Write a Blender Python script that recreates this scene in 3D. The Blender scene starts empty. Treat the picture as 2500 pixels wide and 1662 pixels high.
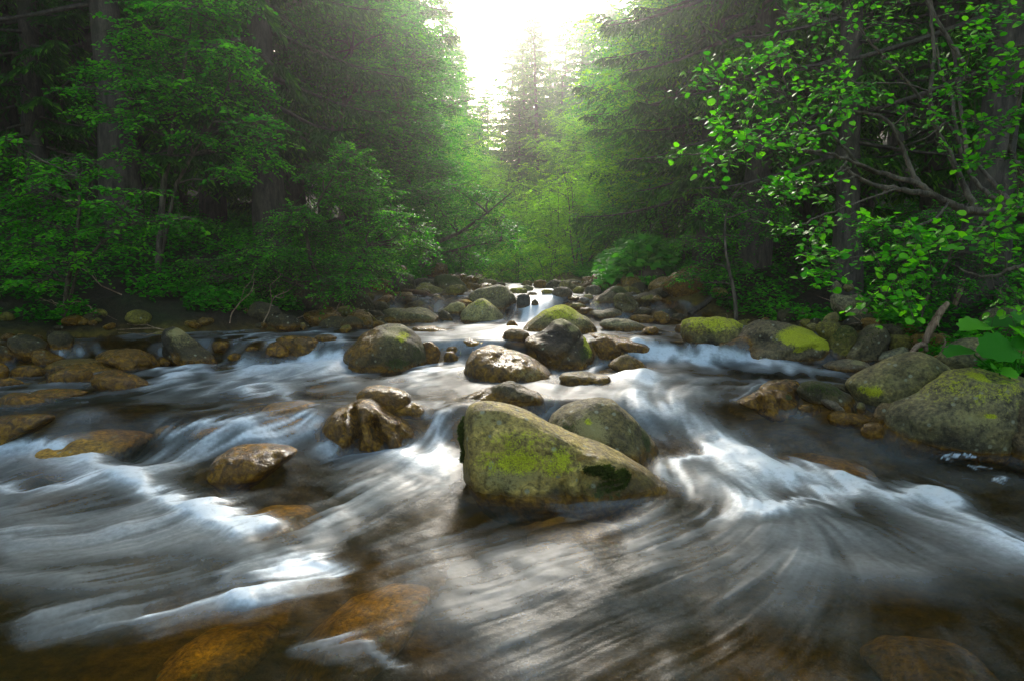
import bpy, math, random
import numpy as np
from mathutils import Vector, Matrix

# ------------------------------------------------------------------ camera, sky, sun, exposure
scene = bpy.context.scene
COL = scene.collection
F = 1667.0; CX, CY, HZ = 1250.0, 831.0, 640.0        # 24 mm lens in photo pixels, horizon row
PITCH = math.atan((CY-HZ)/F)
CAM = np.array([0.0, 0.0, 1.25])
cam_d = bpy.data.cameras.new('camera'); cam = bpy.data.objects.new('camera', cam_d); COL.objects.link(cam)
cam_d.lens = 24; cam_d.sensor_width = 36; cam_d.clip_start = 0.05; cam_d.clip_end = 3000
cam.location = CAM; cam.rotation_euler = (math.pi/2-PITCH, 0, 0)
scene.camera = cam

SUN_EL, SUN_AZ = 29.0, 2.5                            # degrees; azimuth to the right of straight upstream
world = bpy.data.worlds.new('World'); scene.world = world; world.use_nodes = True
wn = world.node_tree; bg = wn.nodes['Background']
sky = wn.nodes.new('ShaderNodeTexSky'); sky.sky_type = 'NISHITA'; sky.sun_disc = False
sky.sun_elevation = math.radians(SUN_EL); sky.sun_rotation = math.radians(SUN_AZ)
sky.air_density = 1.0; sky.dust_density = 2.0; sky.ozone_density = 1.0
wt = wn.nodes.new('ShaderNodeMix'); wt.data_type = 'RGBA'; wt.blend_type = 'MULTIPLY'; wt.inputs[0].default_value = 1.0; wt.inputs[7].default_value = (1.09, 1.0, 0.82, 1)   # thin warm overcast
wn.links.new(sky.outputs[0], wt.inputs[6]); wn.links.new(wt.outputs[2], bg.inputs[0]); bg.inputs[1].default_value = 0.15
sun_d = bpy.data.lights.new('sun', 'SUN'); sun = bpy.data.objects.new('sun', sun_d); COL.objects.link(sun)
sun_d.energy = 1.5; sun_d.angle = math.radians(10); sun_d.color = (1.0, 0.95, 0.86)
sdir = Vector((math.sin(math.radians(SUN_AZ))*math.cos(math.radians(SUN_EL)), math.cos(math.radians(SUN_AZ))*math.cos(math.radians(SUN_EL)), math.sin(math.radians(SUN_EL))))
sun.rotation_euler = sdir.to_track_quat('Z', 'Y').to_euler()
scene.view_settings.view_transform = 'Standard'; scene.view_settings.look = 'None'
scene.view_settings.gamma = 1.0; scene.view_settings.use_curve_mapping = False
scene.view_settings.exposure = 2.35
scene.render.engine = 'CYCLES'
cy = scene.cycles
cy.use_denoising = True; cy.max_bounces = 6; cy.diffuse_bounces = 3; cy.glossy_bounces = 2
cy.transmission_bounces = 3; cy.transparent_max_bounces = 8; cy.volume_bounces = 0
cy.caustics_reflective = False; cy.caustics_refractive = False; cy.sample_clamp_indirect = 4.0
HAZE = 0.0034; HAZE_G = 0.88

rng = np.random.default_rng(7)
random.seed(7)

# ------------------------------------------------------------------ noise
_perm = rng.permutation(256); _perm = np.concatenate([_perm, _perm, _perm])
_grad = rng.normal(size=(256, 3)); _grad /= np.linalg.norm(_grad, axis=1)[:, None]
def perlin(P):
    P = np.asarray(P, float); i = np.floor(P).astype(np.int64); f = P-i; i &= 255
    w = f*f*f*(f*(f*6-15)+10)
    out = 0
    for dx in (0, 1):
        wx = w[:, 0] if dx else 1-w[:, 0]
        for dy in (0, 1):
            wy = w[:, 1] if dy else 1-w[:, 1]
            for dz in (0, 1):
                wz = w[:, 2] if dz else 1-w[:, 2]
                h = _perm[_perm[_perm[(i[:, 0]+dx) & 255]+((i[:, 1]+dy) & 255)]+((i[:, 2]+dz) & 255)]
                g = _grad[h]
                out = out + wx*wy*wz*(g[:, 0]*(f[:, 0]-dx)+g[:, 1]*(f[:, 1]-dy)+g[:, 2]*(f[:, 2]-dz))
    return out
def fbm(P, o=4, lac=2.1, gain=0.5):
    a, s, r = 1.0, 1.0, 0
    for k in range(o):
        r = r+a*perlin(P*s+17.3*k); a *= gain; s *= lac
    return r
def sstep(x, a, b):
    t = np.clip((x-a)/(b-a), 0, 1); return t*t*(3-2*t)

# ------------------------------------------------------------------ pixels <-> world, stream and banks
cp, sp = math.cos(PITCH), math.sin(PITCH)
FWD = np.array([0, cp, -sp]); UP = np.array([0, sp, cp]); RT = np.array([1.0, 0, 0])
def ray(u, v):
    return FWD*F+RT*(u-CX)+UP*(CY-v)
def at(u, v, Y):                                     # point seen at (u, v) whose world y is Y
    d = ray(u, v); return CAM+d*(Y/d[1])
def proj(P):
    Q = P-CAM; z = Q@FWD
    return CX+F*(Q@RT)/z, CY-F*(Q@UP)/z
def W(x, y):                                         # calm water level: pools joined by drops
    x = np.asarray(x, float); y = np.asarray(y, float)
    j1 = 0.18*np.sin(x*1.3+0.6)-0.16*np.clip(-x-0.5, 0, 3)*0.6+0.05*np.sin(x*4.1)
    j2 = 0.12*np.sin(x*1.9+2.0)+0.06*np.sin(x*5.2)
    w1 = 0.24+0.22*sstep(x, 0.6, 1.5)
    return (0.22*sstep(y, 4.70-w1+j1, 4.72+w1+j1)+0.20*sstep(y, 6.92+j2, 7.22+j2)
            +0.33*sstep(y, 9.3, 10.4)+0.035*np.maximum(y-13.0, 0)-0.06*sstep(-y, -2.6, -1.7))
def hit(u, v):                                       # where the sight line meets the water level
    d = ray(u, v); ys = np.linspace(1.2, 16.0, 1500)
    t = ys/d[1]; P = CAM+d[None, :]*t[:, None]
    k = np.nonzero(P[:, 2] <= W(P[:, 0], P[:, 1]))[0]
    k = k[0] if len(k) else len(ys)-1
    return P[k]
def bankL(y): return np.interp(y, [0, 5, 6.9, 7.6, 8.3, 9.2, 10.2, 11.5, 14, 20, 60], [-7.5, -6.8, -5.6, -5.0, -3.2, -2.4, -2.1, -1.5, -0.9, -0.2, 0.5])
def bankR(y): return np.interp(y, [0, 4, 5, 7, 8, 9.2, 10.2, 11.5, 13, 20, 60], [5.5, 3.9, 3.5, 4.0, 3.8, 3.1, 2.5, 2.0, 1.5, 1.0, 1.8])
def ground(x, y):
    x = np.asarray(x, float); y = np.asarray(y, float)
    d = np.maximum(bankL(y)-x, x-bankR(y))
    inside = -0.30*(1-np.exp(np.minimum(d, 0)/0.7))-0.02
    P = np.stack([x*0.9, y*0.9, x*0], -1).reshape(-1, 3)
    n = fbm(P, 3).reshape(x.shape)
    n2 = fbm(P*4.3+5, 2).reshape(x.shape)
    out = 0.34*(1-np.exp(-np.maximum(d, 0)/0.9))+0.20*np.maximum(d-1.2, 0)+0.12*np.maximum(d-9, 0)
    base = W(x*0, y)+0.012*np.maximum(y-20, 0)
    base = np.where(d < 0.4, W(x, y), base)
    return base+np.where(d < 0, inside, out)+n*0.10*np.clip(1+d, 0.3, 3)+n2*0.03

# ------------------------------------------------------------------ object helpers
def mesh_np(name, V, faces, smooth=True, attrs=None, mats=()):
    """faces: list of int arrays (n,k)"""
    me = bpy.data.meshes.new(name)
    V = np.ascontiguousarray(V, dtype=np.float32)
    me.vertices.add(len(V)); me.vertices.foreach_set('co', V.ravel())
    faces = [np.asarray(f, np.int32) for f in faces if len(f)]
    nl = sum(f.size for f in faces); npoly = sum(len(f) for f in faces)
    me.loops.add(nl); me.polygons.add(npoly)
    me.loops.foreach_set('vertex_index', np.concatenate([f.ravel() for f in faces]))
    tot = np.concatenate([np.full(len(f), f.shape[1], np.int32) for f in faces])
    st = np.concatenate([[0], np.cumsum(tot)[:-1]]).astype(np.int32)
    me.polygons.foreach_set('loop_start', st)
    me.polygons.foreach_set('use_smooth', np.full(npoly, smooth))
    for k, a in (attrs or {}).items():
        a = np.asarray(a, np.float32)
        if a.ndim == 1:
            at_ = me.attributes.new(k, 'FLOAT', 'POINT'); at_.data.foreach_set('value', a)
        else:
            at_ = me.attributes.new(k, 'FLOAT_COLOR', 'POINT')
            at_.data.foreach_set('color', np.concatenate([a, np.ones((len(a), 1), np.float32)], 1).ravel())
    for m in mats: me.materials.append(m)
    me.update(); me.validate()
    return me
def link(name, me, parent=None, **props):
    o = bpy.data.objects.new(name, me); COL.objects.link(o)
    if parent is not None: o.parent = parent
    for k, v in props.items():
        if v: o[k] = v
    return o
def thing(name, label, cat, loc, group=None):
    return_o = link(name, None, None, label=label, category=cat, group=group)
    return_o.location = loc; return return_o
def copy_tree(root, loc, rotz=0, scale=1.0, label=None, group=None, tilt=(0, 0)):
    r = root.copy(); COL.objects.link(r); r.location = loc; r.rotation_euler = (tilt[0], tilt[1], rotz)
    r.scale = (scale,)*3 if not hasattr(scale, '__len__') else scale
    if label: r['label'] = label
    if group: r['group'] = group
    for ch in list(root.children):
        c = ch.copy(); COL.objects.link(c); c.parent = r
    return r

# ------------------------------------------------------------------ materials
class NT:
    def __init__(s, name):
        s.m = bpy.data.materials.new(name); s.m.use_nodes = True; s.t = s.m.node_tree; s.t.nodes.clear()
        s.out = s.t.nodes.new('ShaderNodeOutputMaterial')
    def n(s, typ, **kw):
        nd = s.t.nodes.new('ShaderNode'+typ)
        for k, v in kw.items(): setattr(nd, k, v)
        return nd
    def l(s, a, b): s.t.links.new(a, b)
    def attr(s, name): a = s.n('Attribute'); a.attribute_name = name; return a
    def noise(s, scale, detail=4, vec=None, rough=0.5, dist=0.0):
        a = s.n('TexNoise'); a.inputs['Scale'].default_value = scale; a.inputs['Detail'].default_value = detail
        a.inputs['Roughness'].default_value = rough; a.inputs['Distortion'].default_value = dist
        if vec is not None: s.l(vec, a.inputs['Vector'])
        return a.outputs[0]
    def math(s, op, a, b=0.0, clamp=False):
        nd = s.n('Math'); nd.operation = op; nd.use_clamp = clamp
        for i, x in enumerate((a, b)):
            if isinstance(x, (int, float)): nd.inputs[i].default_value = x
            else: s.l(x, nd.inputs[i])
        return nd.outputs[0]
    def mix(s, f, a, b, mode='MIX'):
        nd = s.n('Mix'); nd.data_type = 'RGBA'; nd.blend_type = mode
        for i, x in ((0, f), (6, a), (7, b)):
            if isinstance(x, (int, float)): nd.inputs[i].default_value = x
            elif isinstance(x, tuple): nd.inputs[i].default_value = (*x, 1)
            else: s.l(x, nd.inputs[i])
        return nd.outputs[2]
    def ramp(s, f, stops):
        nd = s.n('ValToRGB'); s.l(f, nd.inputs[0]); e = nd.color_ramp.elements
        while len(e) < len(stops): e.new(0.5)
        for i, (p, c) in enumerate(stops):
            e[i].position = p; e[i].color = (*c, 1) if isinstance(c, tuple) else (c, c, c, 1)
        return nd.outputs[0]
    def bump(s, h, strength, dist, prev=None):
        b = s.n('Bump'); b.inputs['Strength'].default_value = strength; b.inputs['Distance'].default_value = dist
        s.l(h, b.inputs['Height'])
        if prev is not None: s.l(prev, b.inputs['Normal'])
        return b.outputs[0]
    def pr(s, color=None, rough=None, normal=None, spec=None):
        b = s.n('BsdfPrincipled')
        for key, x in (('Base Color', color), ('Roughness', rough), ('Normal', normal), ('Specular IOR Level', spec)):
            if x is None: continue
            if isinstance(x, tuple): b.inputs[key].default_value = (*x, 1)
            elif isinstance(x, (int, float)): b.inputs[key].default_value = x
            else: s.l(x, b.inputs[key])
        return b

def mat_rock():
    t = NT('rock'); geo = t.n('NewGeometry'); tc = t.n('TexCoord'); P = geo.outputs['Position']
    base = t.attr('rcol').outputs['Color']; wet = t.attr('wet').outputs['Fac']
    moss = t.attr('moss').outputs['Fac']; lich = t.attr('lichen').outputs['Fac']; pale = t.attr('pale').outputs['Fac']
    n1 = t.noise(7, 6, P, 0.6); n2 = t.noise(38, 6, P, 0.65); n3 = t.noise(130, 4, P, 0.7); n4 = t.noise(16, 5, P, 0.6, 0.8)
    c = t.mix(1.0, base, t.ramp(n1, [(0.30, (0.35, 0.30, 0.20)), (0.47, (0.95, 0.90, 0.75)), (0.55, (1.15, 1.05, 0.75)), (0.70, (1.75, 1.65, 1.35))]), 'MULTIPLY')
    c = t.mix(1.0, c, t.ramp(n2, [(0.34, 0.38), (0.5, 1.0), (0.68, 1.75)]), 'MULTIPLY')
    speck = t.ramp(n3, [(0.60, 0.0), (0.68, 0.5)])
    c = t.mix(speck, c, (0.36, 0.34, 0.27))
    c = t.mix(t.ramp(n4, [(0.62, 0.0), (0.70, 0.65)]), c, (0.035, 0.032, 0.022))
    # iron-brown skin of the stones where the stream keeps them wet
    och = t.ramp(n4, [(0.3, (0.030, 0.013, 0.0008)), (0.5, (0.15, 0.068, 0.001)), (0.7, (0.38, 0.19, 0.003))])
    och = t.mix(1.0, och, t.ramp(n2, [(0.3, 0.6), (0.7, 1.35)]), 'MULTIPLY')
    wf = t.math('ADD', wet, t.math('MULTIPLY', t.math('SUBTRACT', n1, 0.5), 0.55), True)
    wf = t.math('MULTIPLY', wf, t.math('GREATER_THAN', wet, 0.001))
    c = t.mix(t.math('MULTIPLY', wf, 0.88), c, och)
    vor = t.n('TexVoronoi'); vor.inputs['Scale'].default_value = 11; t.l(P, vor.inputs['Vector'])
    ring = t.math('ADD', vor.outputs['Distance'], t.math('MULTIPLY', n3, 0.12))
    c = t.mix(t.math('MULTIPLY', t.ramp(ring, [(0.17, 1.0), (0.24, 0.0)]), t.math('SUBTRACT', 1.0, wf, True)), c, (0.30, 0.30, 0.20))
    crk = t.n('TexVoronoi'); crk.feature = 'DISTANCE_TO_EDGE'; crk.inputs['Scale'].default_value = 2.6
    wv = t.n('VectorMath'); wv.operation = 'ADD'; nz = t.n('TexNoise'); nz.inputs['Scale'].default_value = 5; t.l(P, nz.inputs['Vector']); t.l(P, wv.inputs[0]); t.l(nz.outputs[1], wv.inputs[1]); t.l(wv.outputs[0], crk.inputs['Vector'])
    cf = t.ramp(crk.outputs['Distance'], [(0.004, 0.0), (0.03, 1.0)])
    c = t.mix(t.math('MULTIPLY', t.math('SUBTRACT', 1.0, cf), t.ramp(n1, [(0.48, 0.0), (0.62, 0.45)])), c, (0.03, 0.026, 0.014))
    # pale crustose lichen (mask also paints a wet sheen), yellow-green lichen, moss
    pf = t.ramp(t.math('ADD', pale, t.math('MULTIPLY', t.math('SUBTRACT', t.math('ADD', t.math('MULTIPLY', n2, 0.5), t.math('MULTIPLY', n3, 0.5)), 0.5), 2.4)), [(0.36, 0.0), (0.75, 0.8)])
    c = t.mix(pf, c, t.mix(n3, (0.22, 0.19, 0.055), (0.46, 0.40, 0.16)))
    lf = t.ramp(t.math('ADD', lich, t.math('MULTIPLY', t.math('SUBTRACT', t.math('ADD', t.math('ADD', t.math('MULTIPLY', n2, 0.35), t.math('MULTIPLY', n3, 0.35)), t.math('MULTIPLY', n4, 0.3)), 0.5), 2.6)), [(0.38, 0.0), (0.66, 0.92)])
    c = t.mix(lf, c, t.mix(t.ramp(n3, [(0.35, 0.0), (0.65, 1.0)]), (0.28, 0.29, 0.012), (0.68, 0.72, 0.02)))
    mf = t.ramp(t.math('ADD', moss, t.math('MULTIPLY', t.math('SUBTRACT', n2, 0.5), 1.6)), [(0.45, 0.0), (0.6, 0.97)])
    c = t.mix(mf, c, t.mix(t.ramp(n3, [(0.35, 0.0), (0.7, 1.0)]), (0.012, 0.018, 0.003), (0.085, 0.11, 0.012)))
    dry = t.math('SUBTRACT', 1.0, wf, True)
    r = t.math('ADD', 0.10, t.math('MULTIPLY', dry, 0.55)); r = t.math('ADD', r, t.math('MULTIPLY', n2, 0.16))
    r = t.math('ADD', r, t.math('MULTIPLY', t.math('ADD', mf, lf), 0.4), True)
    b = t.bump(n1, 0.7, 0.07); b = t.bump(n2, 1.0, 0.03, b); b = t.bump(n3, 0.8, 0.008, b)
    p = t.pr(c, r, b, 0.42); t.l(p.outputs[0], t.out.inputs[0]); return t.m

def mat_leaf(name, dark, mid, light, trans=0.45, rough=0.55):
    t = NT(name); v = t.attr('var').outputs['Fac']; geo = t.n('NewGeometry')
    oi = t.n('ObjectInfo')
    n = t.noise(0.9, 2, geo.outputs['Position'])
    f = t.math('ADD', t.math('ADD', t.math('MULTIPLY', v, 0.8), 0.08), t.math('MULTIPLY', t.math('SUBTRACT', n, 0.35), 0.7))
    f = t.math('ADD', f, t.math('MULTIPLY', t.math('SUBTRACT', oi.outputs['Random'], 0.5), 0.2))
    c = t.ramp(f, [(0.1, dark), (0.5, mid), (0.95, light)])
    p = t.pr(c, rough, None, 0.2); tr = t.n('BsdfTranslucent')
    t.l(t.mix(1.0, c, (1.3, 1.75, 0.5), 'MULTIPLY'), tr.inputs[0])
    mx = t.n('MixShader'); mx.inputs[0].default_value = trans
    t.l(p.outputs[0], mx.inputs[1]); t.l(tr.outputs[0], mx.inputs[2]); t.l(mx.outputs[0], t.out.inputs[0]); return t.m

def mat_bark(name, a, b, sc=14):
    t = NT(name); tc = t.n('TexCoord'); mp = t.n('Mapping'); mp.inputs['Scale'].default_value = (1, 1, 0.25)
    t.l(tc.outputs['Object'], mp.inputs['Vector'])
    n1 = t.noise(sc, 6, mp.outputs[0], 0.65); n2 = t.noise(sc*5, 4, mp.outputs[0], 0.6)
    n0 = t.noise(2.2, 3, tc.outputs['Object'])
    c = t.mix(t.ramp(n1, [(0.35, 0.0), (0.65, 1.0)]), a, b)
    c = t.mix(t.ramp(n0, [(0.5, 0.0), (0.75, 0.6)]), c, (0.035, 0.05, 0.012))
    c = t.mix(1.0, c, t.ramp(n2, [(0.3, 0.6), (0.7, 1.3)]), 'MULTIPLY')
    p = t.pr(c, 0.85, t.bump(n1, 0.8, 0.03, t.bump(n2, 0.5, 0.008)), 0.3); t.l(p.outputs[0], t.out.inputs[0]); return t.m

def mat_ground():
    t = NT('forest_floor'); P = t.n('NewGeometry').outputs['Position']; bed = t.attr('bed').outputs['Fac']
    n1 = t.noise(1.3, 5, P, 0.6); n2 = t.noise(14, 6, P, 0.7); n3 = t.noise(60, 4, P, 0.7)
    c = t.mix(t.ramp(n1, [(0.4, 0.0), (0.62, 1.0)]), (0.022, 0.014, 0.006), (0.018, 0.026, 0.006))
    c = t.mix(1.0, c, t.ramp(n2, [(0.3, 0.4), (0.7, 1.7)]), 'MULTIPLY')
    b_ = t.mix(t.ramp(n2, [(0.35, 0.0), (0.7, 1.0)]), (0.05, 0.036, 0.002), (0.22, 0.145, 0.012))
    b_ = t.mix(1.0, b_, t.ramp(n1, [(0.3, 0.4), (0.7, 1.5)]), 'MULTIPLY')
    c = t.mix(bed, c, b_)
    p = t.pr(c, 0.8, t.bump(n2, 0.8, 0.05, t.bump(n3, 0.6, 0.01)), 0.3); t.l(p.outputs[0], t.out.inputs[0]); return t.m

def mat_water():
    t = NT('stream_water'); foam = t.attr('foam').outputs['Fac']; P = t.n('NewGeometry').outputs['Position']; foam = t.math('MULTIPLY', foam, t.math('ADD', 0.55, t.math('MULTIPLY', t.noise(30, 5, P, 0.7), 0.9)), True); dep = t.attr('depth').outputs['Fac']; st = t.attr('streak').outputs['Fac']
    P = t.n('NewGeometry').outputs['Position']
    tint = t.ramp(dep, [(0.0, (0.95, 0.88, 0.62)), (0.10, (0.78, 0.62, 0.24)), (0.25, (0.52, 0.41, 0.11)), (0.5, (0.18, 0.16, 0.045))])
    tr = t.n('BsdfTransparent'); t.l(tint, tr.inputs[0])
    n = t.noise(9, 4, P, 0.6); b = t.bump(t.noise(34, 4, P, 0.6), 0.05, 0.008, t.bump(n, 0.12, 0.02))
    gl = t.n('BsdfGlossy'); gl.inputs['Roughness'].default_value = 0.36; t.l(b, gl.inputs['Normal'])
    fr = t.n('Fresnel'); fr.inputs['IOR'].default_value = 1.33; t.l(b, fr.inputs['Normal'])
    # suspended bubbles and turbid body of the water
    body = t.n('BsdfDiffuse'); t.l(t.mix(foam, (0.020, 0.026, 0.005), (0.09, 0.13, 0.12)), body.inputs[0])
    m0 = t.n('MixShader'); t.l(t.math('ADD', t.math('MULTIPLY', dep, 0.5), t.math('MULTIPLY', foam, 0.5), True), m0.inputs[0])
    t.l(tr.outputs[0], m0.inputs[1]); t.l(body.outputs[0], m0.inputs[2])
    m1 = t.n('MixShader'); t.l(t.math('MULTIPLY', fr.outputs[0], 0.15), m1.inputs[0]); t.l(m0.outputs[0], m1.inputs[1]); t.l(gl.outputs[0], m1.inputs[2])
    fo = t.n('BsdfPrincipled'); fo.inputs['Base Color'].default_value = (0.58, 0.66, 0.72, 1); fo.inputs['Roughness'].default_value = 0.5
    m2 = t.n('MixShader'); t.l(t.ramp(foam, [(0.06, 0.0), (0.40, 0.20), (0.70, 0.46), (1.0, 0.86)]), m2.inputs[0])
    t.l(m1.outputs[0], m2.inputs[1]); t.l(fo.outputs[0], m2.inputs[2]); t.l(m2.outputs[0], t.out.inputs[0]); return t.m

M_ROCK = mat_rock(); M_GROUND = mat_ground(); M_WATER = mat_water()
M_BARK = mat_bark('spruce_bark', (0.028, 0.022, 0.016), (0.10, 0.082, 0.062))
M_BARKR = mat_bark('alder_bark', (0.03, 0.022, 0.014), (0.16, 0.13, 0.09), 22)
M_WOOD = mat_bark('dead_wood', (0.16, 0.09, 0.05), (0.42, 0.30, 0.20), 18)
M_NEEDLE = mat_leaf('spruce_needles', (0.006, 0.030, 0.002), (0.028, 0.12, 0.004), (0.13, 0.33, 0.010), 0.3, 0.55)
M_NEEDLE_LIT = mat_leaf('sunlit_spruce_needles', (0.012, 0.055, 0.004), (0.055, 0.20, 0.008), (0.20, 0.42, 0.015), 0.45, 0.6)  # brighter needle copy for the far spruces, sunlight put into its colour
M_LEAF = mat_leaf('broad_leaves', (0.010, 0.085, 0.003), (0.035, 0.26, 0.006), (0.15, 0.50, 0.012), 0.5)
M_LEAFY = mat_leaf('yellow_green_leaves', (0.05, 0.15, 0.004), (0.18, 0.38, 0.008), (0.36, 0.56, 0.015), 0.6)
M_ALDER = mat_leaf('alder_leaves', (0.016, 0.11, 0.003), (0.055, 0.30, 0.008), (0.19, 0.52, 0.015), 0.5, 0.5)
M_MOSS = mat_leaf('moss_leaves', (0.016, 0.022, 0.003), (0.045, 0.06, 0.006), (0.10, 0.12, 0.012), 0.3, 0.7)
# ------------------------------------------------------------------ the ground: one sheet to the horizon
def build_ground():
    ys = np.concatenate([np.linspace(-40, 0.5, 24), np.linspace(0.8, 16, 220), np.geomspace(16.2, 300, 60)])
    s = np.linspace(-1, 1, 300); s = np.sign(s)*(np.abs(s)*0.35+0.65*np.abs(s)**3.0)
    wd = np.maximum(14+np.abs(ys)*1.6, 0)
    X = s[None, :]*wd[:, None]; Y = np.repeat(ys[:, None], len(s), 1)
    Z = ground(X, Y)
    Z = np.where(Y > 60, np.minimum(Z, 40+0*Z), Z)
    V = np.stack([X, Y, Z], -1).reshape(-1, 3)
    nr, nc = X.shape; i = np.arange((nr-1)*nc).reshape(nr-1, nc)[:, :-1].ravel()
    f = np.stack([i, i+1, i+nc+1, i+nc], 1)
    d = np.maximum(bankL(Y)-X, X-bankR(Y)).ravel()
    me = mesh_np('ground', V, [f], attrs={'bed': sstep(-d, -0.5, 0.25)}, mats=[M_GROUND])
    link('ground', me, kind='structure')
build_ground()

def surf(u, v):                                      # sight line against the ground or the water
    d = ray(u, v); ys = np.concatenate([np.linspace(1.2, 16, 1200), np.linspace(16.1, 60, 400)])
    P = CAM+d[None, :]*(ys/d[1])[:, None]
    top = np.maximum(W(P[:, 0], P[:, 1]), ground(P[:, 0], P[:, 1]))
    k = np.nonzero(P[:, 2] <= top)[0]
    return P[k[0] if len(k) else -1]

# ------------------------------------------------------------------ rocks
_ico = {}
def ico(l):
    if l not in _ico:
        import bmesh
        bm = bmesh.new(); bmesh.ops.create_icosphere(bm, subdivisions=l, radius=1)
        V = np.array([v.co[:] for v in bm.verts]); Fc = np.array([[v.index for v in f.verts] for f in bm.faces]); bm.free()
        _ico[l] = (V/np.linalg.norm(V, axis=1)[:, None], Fc)
    return _ico[l]
REG = dict(A=(0, 700, 3.37), B=(600, 650, 3.37), C=(1100, 650, 3.37), D=(1800, 650, 3.37), E=(700, 900, 2.359), F=(0, 0, 0.9436), G=(900, 400, 2.949), P=(0, 0, 1.0))
def rg(r, p): x0, y0, k = REG[r]; return (x0+p[0]/k, y0+p[1]/k)
CEILMAP = np.full((800, 1400), -9.0); ROCKS = []                                            # (x, y, radius) for the flow
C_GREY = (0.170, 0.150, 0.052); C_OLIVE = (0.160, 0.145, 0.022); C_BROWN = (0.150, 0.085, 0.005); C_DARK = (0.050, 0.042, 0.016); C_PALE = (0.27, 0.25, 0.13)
_seed = [100]
def rock(reg, pts, label, col=C_GREY, wet=0.10, lich=0.0, moss=0.0, pale=0.0, ang=0.5, rough=1.0, spots=(), grooves=(), group='boulders in the stream',
         name='boulder', cat='boulder', dep=0.37, base=None, ext=0.35, lvl=None, sub=None, push=0.0, flow=True):
    _seed[0] += 1; r = np.random.default_rng(_seed[0])
    P = np.array([rg(reg, p) for p in pts], float)
    u0, v0 = P.min(0); u1, v1 = P.max(0); w = u1-u0; h = v1-v0
    vb = base if base else v1
    um = P[P[:, 1] > v1-0.3*h, 0].mean()
    Yf = surf(um, vb)[1]
    D = dep*w*Yf/F
    D = min(D, 0.75); D = D/(1-dep*w/F*0.5) if dep*w/F < 1 else D
    Yc = Yf+D*0.75+push
    Q = P.copy(); low = Q[:, 1] > v0+0.62*h
    Q[low, 1] += ext*max(h, 0.35*w)*((Q[low, 1]-v0-0.62*h)/(0.38*h))**1.6
    c = np.array([0.5*(u0+u1), 0.5*(Q[:, 1].min()+Q[:, 1].max())]);
    # radius of the outline by direction
    th = np.linspace(-math.pi, math.pi, 181)[:-1]
    R = np.zeros(180); E1 = Q-c; E2 = np.roll(E1, -1, 0)-E1
    for i, t in enumerate(th):
        d = np.array([math.cos(t), math.sin(t)])
        den = d[0]*E2[:, 1]-d[1]*E2[:, 0]; den = np.where(abs(den) < 1e-9, 1e-9, den)
        tt = (E1[:, 0]*E2[:, 1]-E1[:, 1]*E2[:, 0])/den; ss = (E1[:, 0]*d[1]-E1[:, 1]*d[0])/den
        ok = (tt > 0) & (ss >= -1e-6) & (ss <= 1+1e-6)
        R[i] = tt[ok].max() if ok.any() else (R[i-1] if i else 10)
    K = 1 if ang > 0.45 else 2
    R = sum(np.roll(R, k)*wk for k, wk in zip(range(-K, K+1), np.hanning(2*K+3)[1:-1]))/np.hanning(2*K+3)[1:-1].sum()
    big = w if lvl is None else 0
    L = lvl or (6 if big > 330 else 5 if big > 120 else 4 if big > 45 else 3)
    N, Fc = ico(L)
    # soft facets
    pk = r.normal(size=(16, 3)); pk /= np.linalg.norm(pk, axis=1)[:, None]; hk = 1-r.uniform(0.05, 0.42, 16)*ang
    dots = N@pk.T; lim = np.where(dots > 0.3, hk[None]/np.maximum(dots, 0.3), 9)
    k_ = 45.0; sc = -np.log(np.exp(-k_*np.minimum(lim, 3)).sum(1)+math.exp(-k_))/k_
    sc = np.minimum(sc, 1.02)
    off = r.uniform(0, 50, 3)
    lowf = fbm(N*1.3+off, 3); ridge = 1-np.abs(fbm(N*2.6+off+9, 3))*2
    sc = sc*(1+0.07*lowf*rough+0.035*(ridge-0.6)*rough*(0.4+ang))
    ang_t = np.arctan2(-N[:, 2], N[:, 0])             # pixel rows run downwards
    Rv = np.interp(ang_t, np.append(th, math.pi), np.append(R, R[0]))
    rho = np.sqrt(N[:, 0]**2+N[:, 2]**2); rb = rho**0.78
    sc = 1+(sc-1)*(1-0.8*rho**8*(N[:, 2] > -0.6))
    uu = c[0]+np.cos(ang_t)*Rv*rb*sc; vv = c[1]+np.sin(ang_t)*Rv*rb*sc
    ray_ = FWD[None]*F+RT[None]*(uu-CX)[:, None]+UP[None]*(CY-vv)[:, None]
    V = CAM+ray_*(Yc/ray_[:, 1])[:, None]
    ny = np.sign(N[:, 1])*np.abs(N[:, 1])**0.9
    dy = ny*np.where(N[:, 1] < 0, D, D*0.72)*sc
    V[:, 1] += dy
    V[:, 2] -= np.where(N[:, 1] > 0, 0.10, 0.0)*dy
    # grain of the stone
    s = w*Yc/F
    fine = fbm(V*(5.0/max(s, 0.25))+off, 4)
    nrm = V-V.mean(0); nrm /= np.linalg.norm(nrm, axis=1)[:, None]
    V += nrm*(fine*0.030*s*rough*(0.5+0.5*ang))[:, None]
    front = N[:, 1] < 0.25
    for g in grooves:                                  # clefts: polyline in region pixels, width, depth (m)
        gp = np.array([rg(reg, p) for p in g[0]]); dist = np.full(len(V), 1e9)
        for a, b in zip(gp[:-1], gp[1:]):
            ab = b-a; t = np.clip(((uu-a[0])*ab[0]+(vv-a[1])*ab[1])/(ab@ab), 0, 1)
            dist = np.minimum(dist, np.hypot(uu-a[0]-t*ab[0], vv-a[1]-t*ab[1]))
        V[:, 1] += g[2]*np.exp(-(dist/g[1])**2)*front; V[:, 2] -= 0.25*g[2]*np.exp(-(dist/g[1])**2)
    zt = V[:, 2].max(); wl = W(V[:, 0], V[:, 1])
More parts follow.
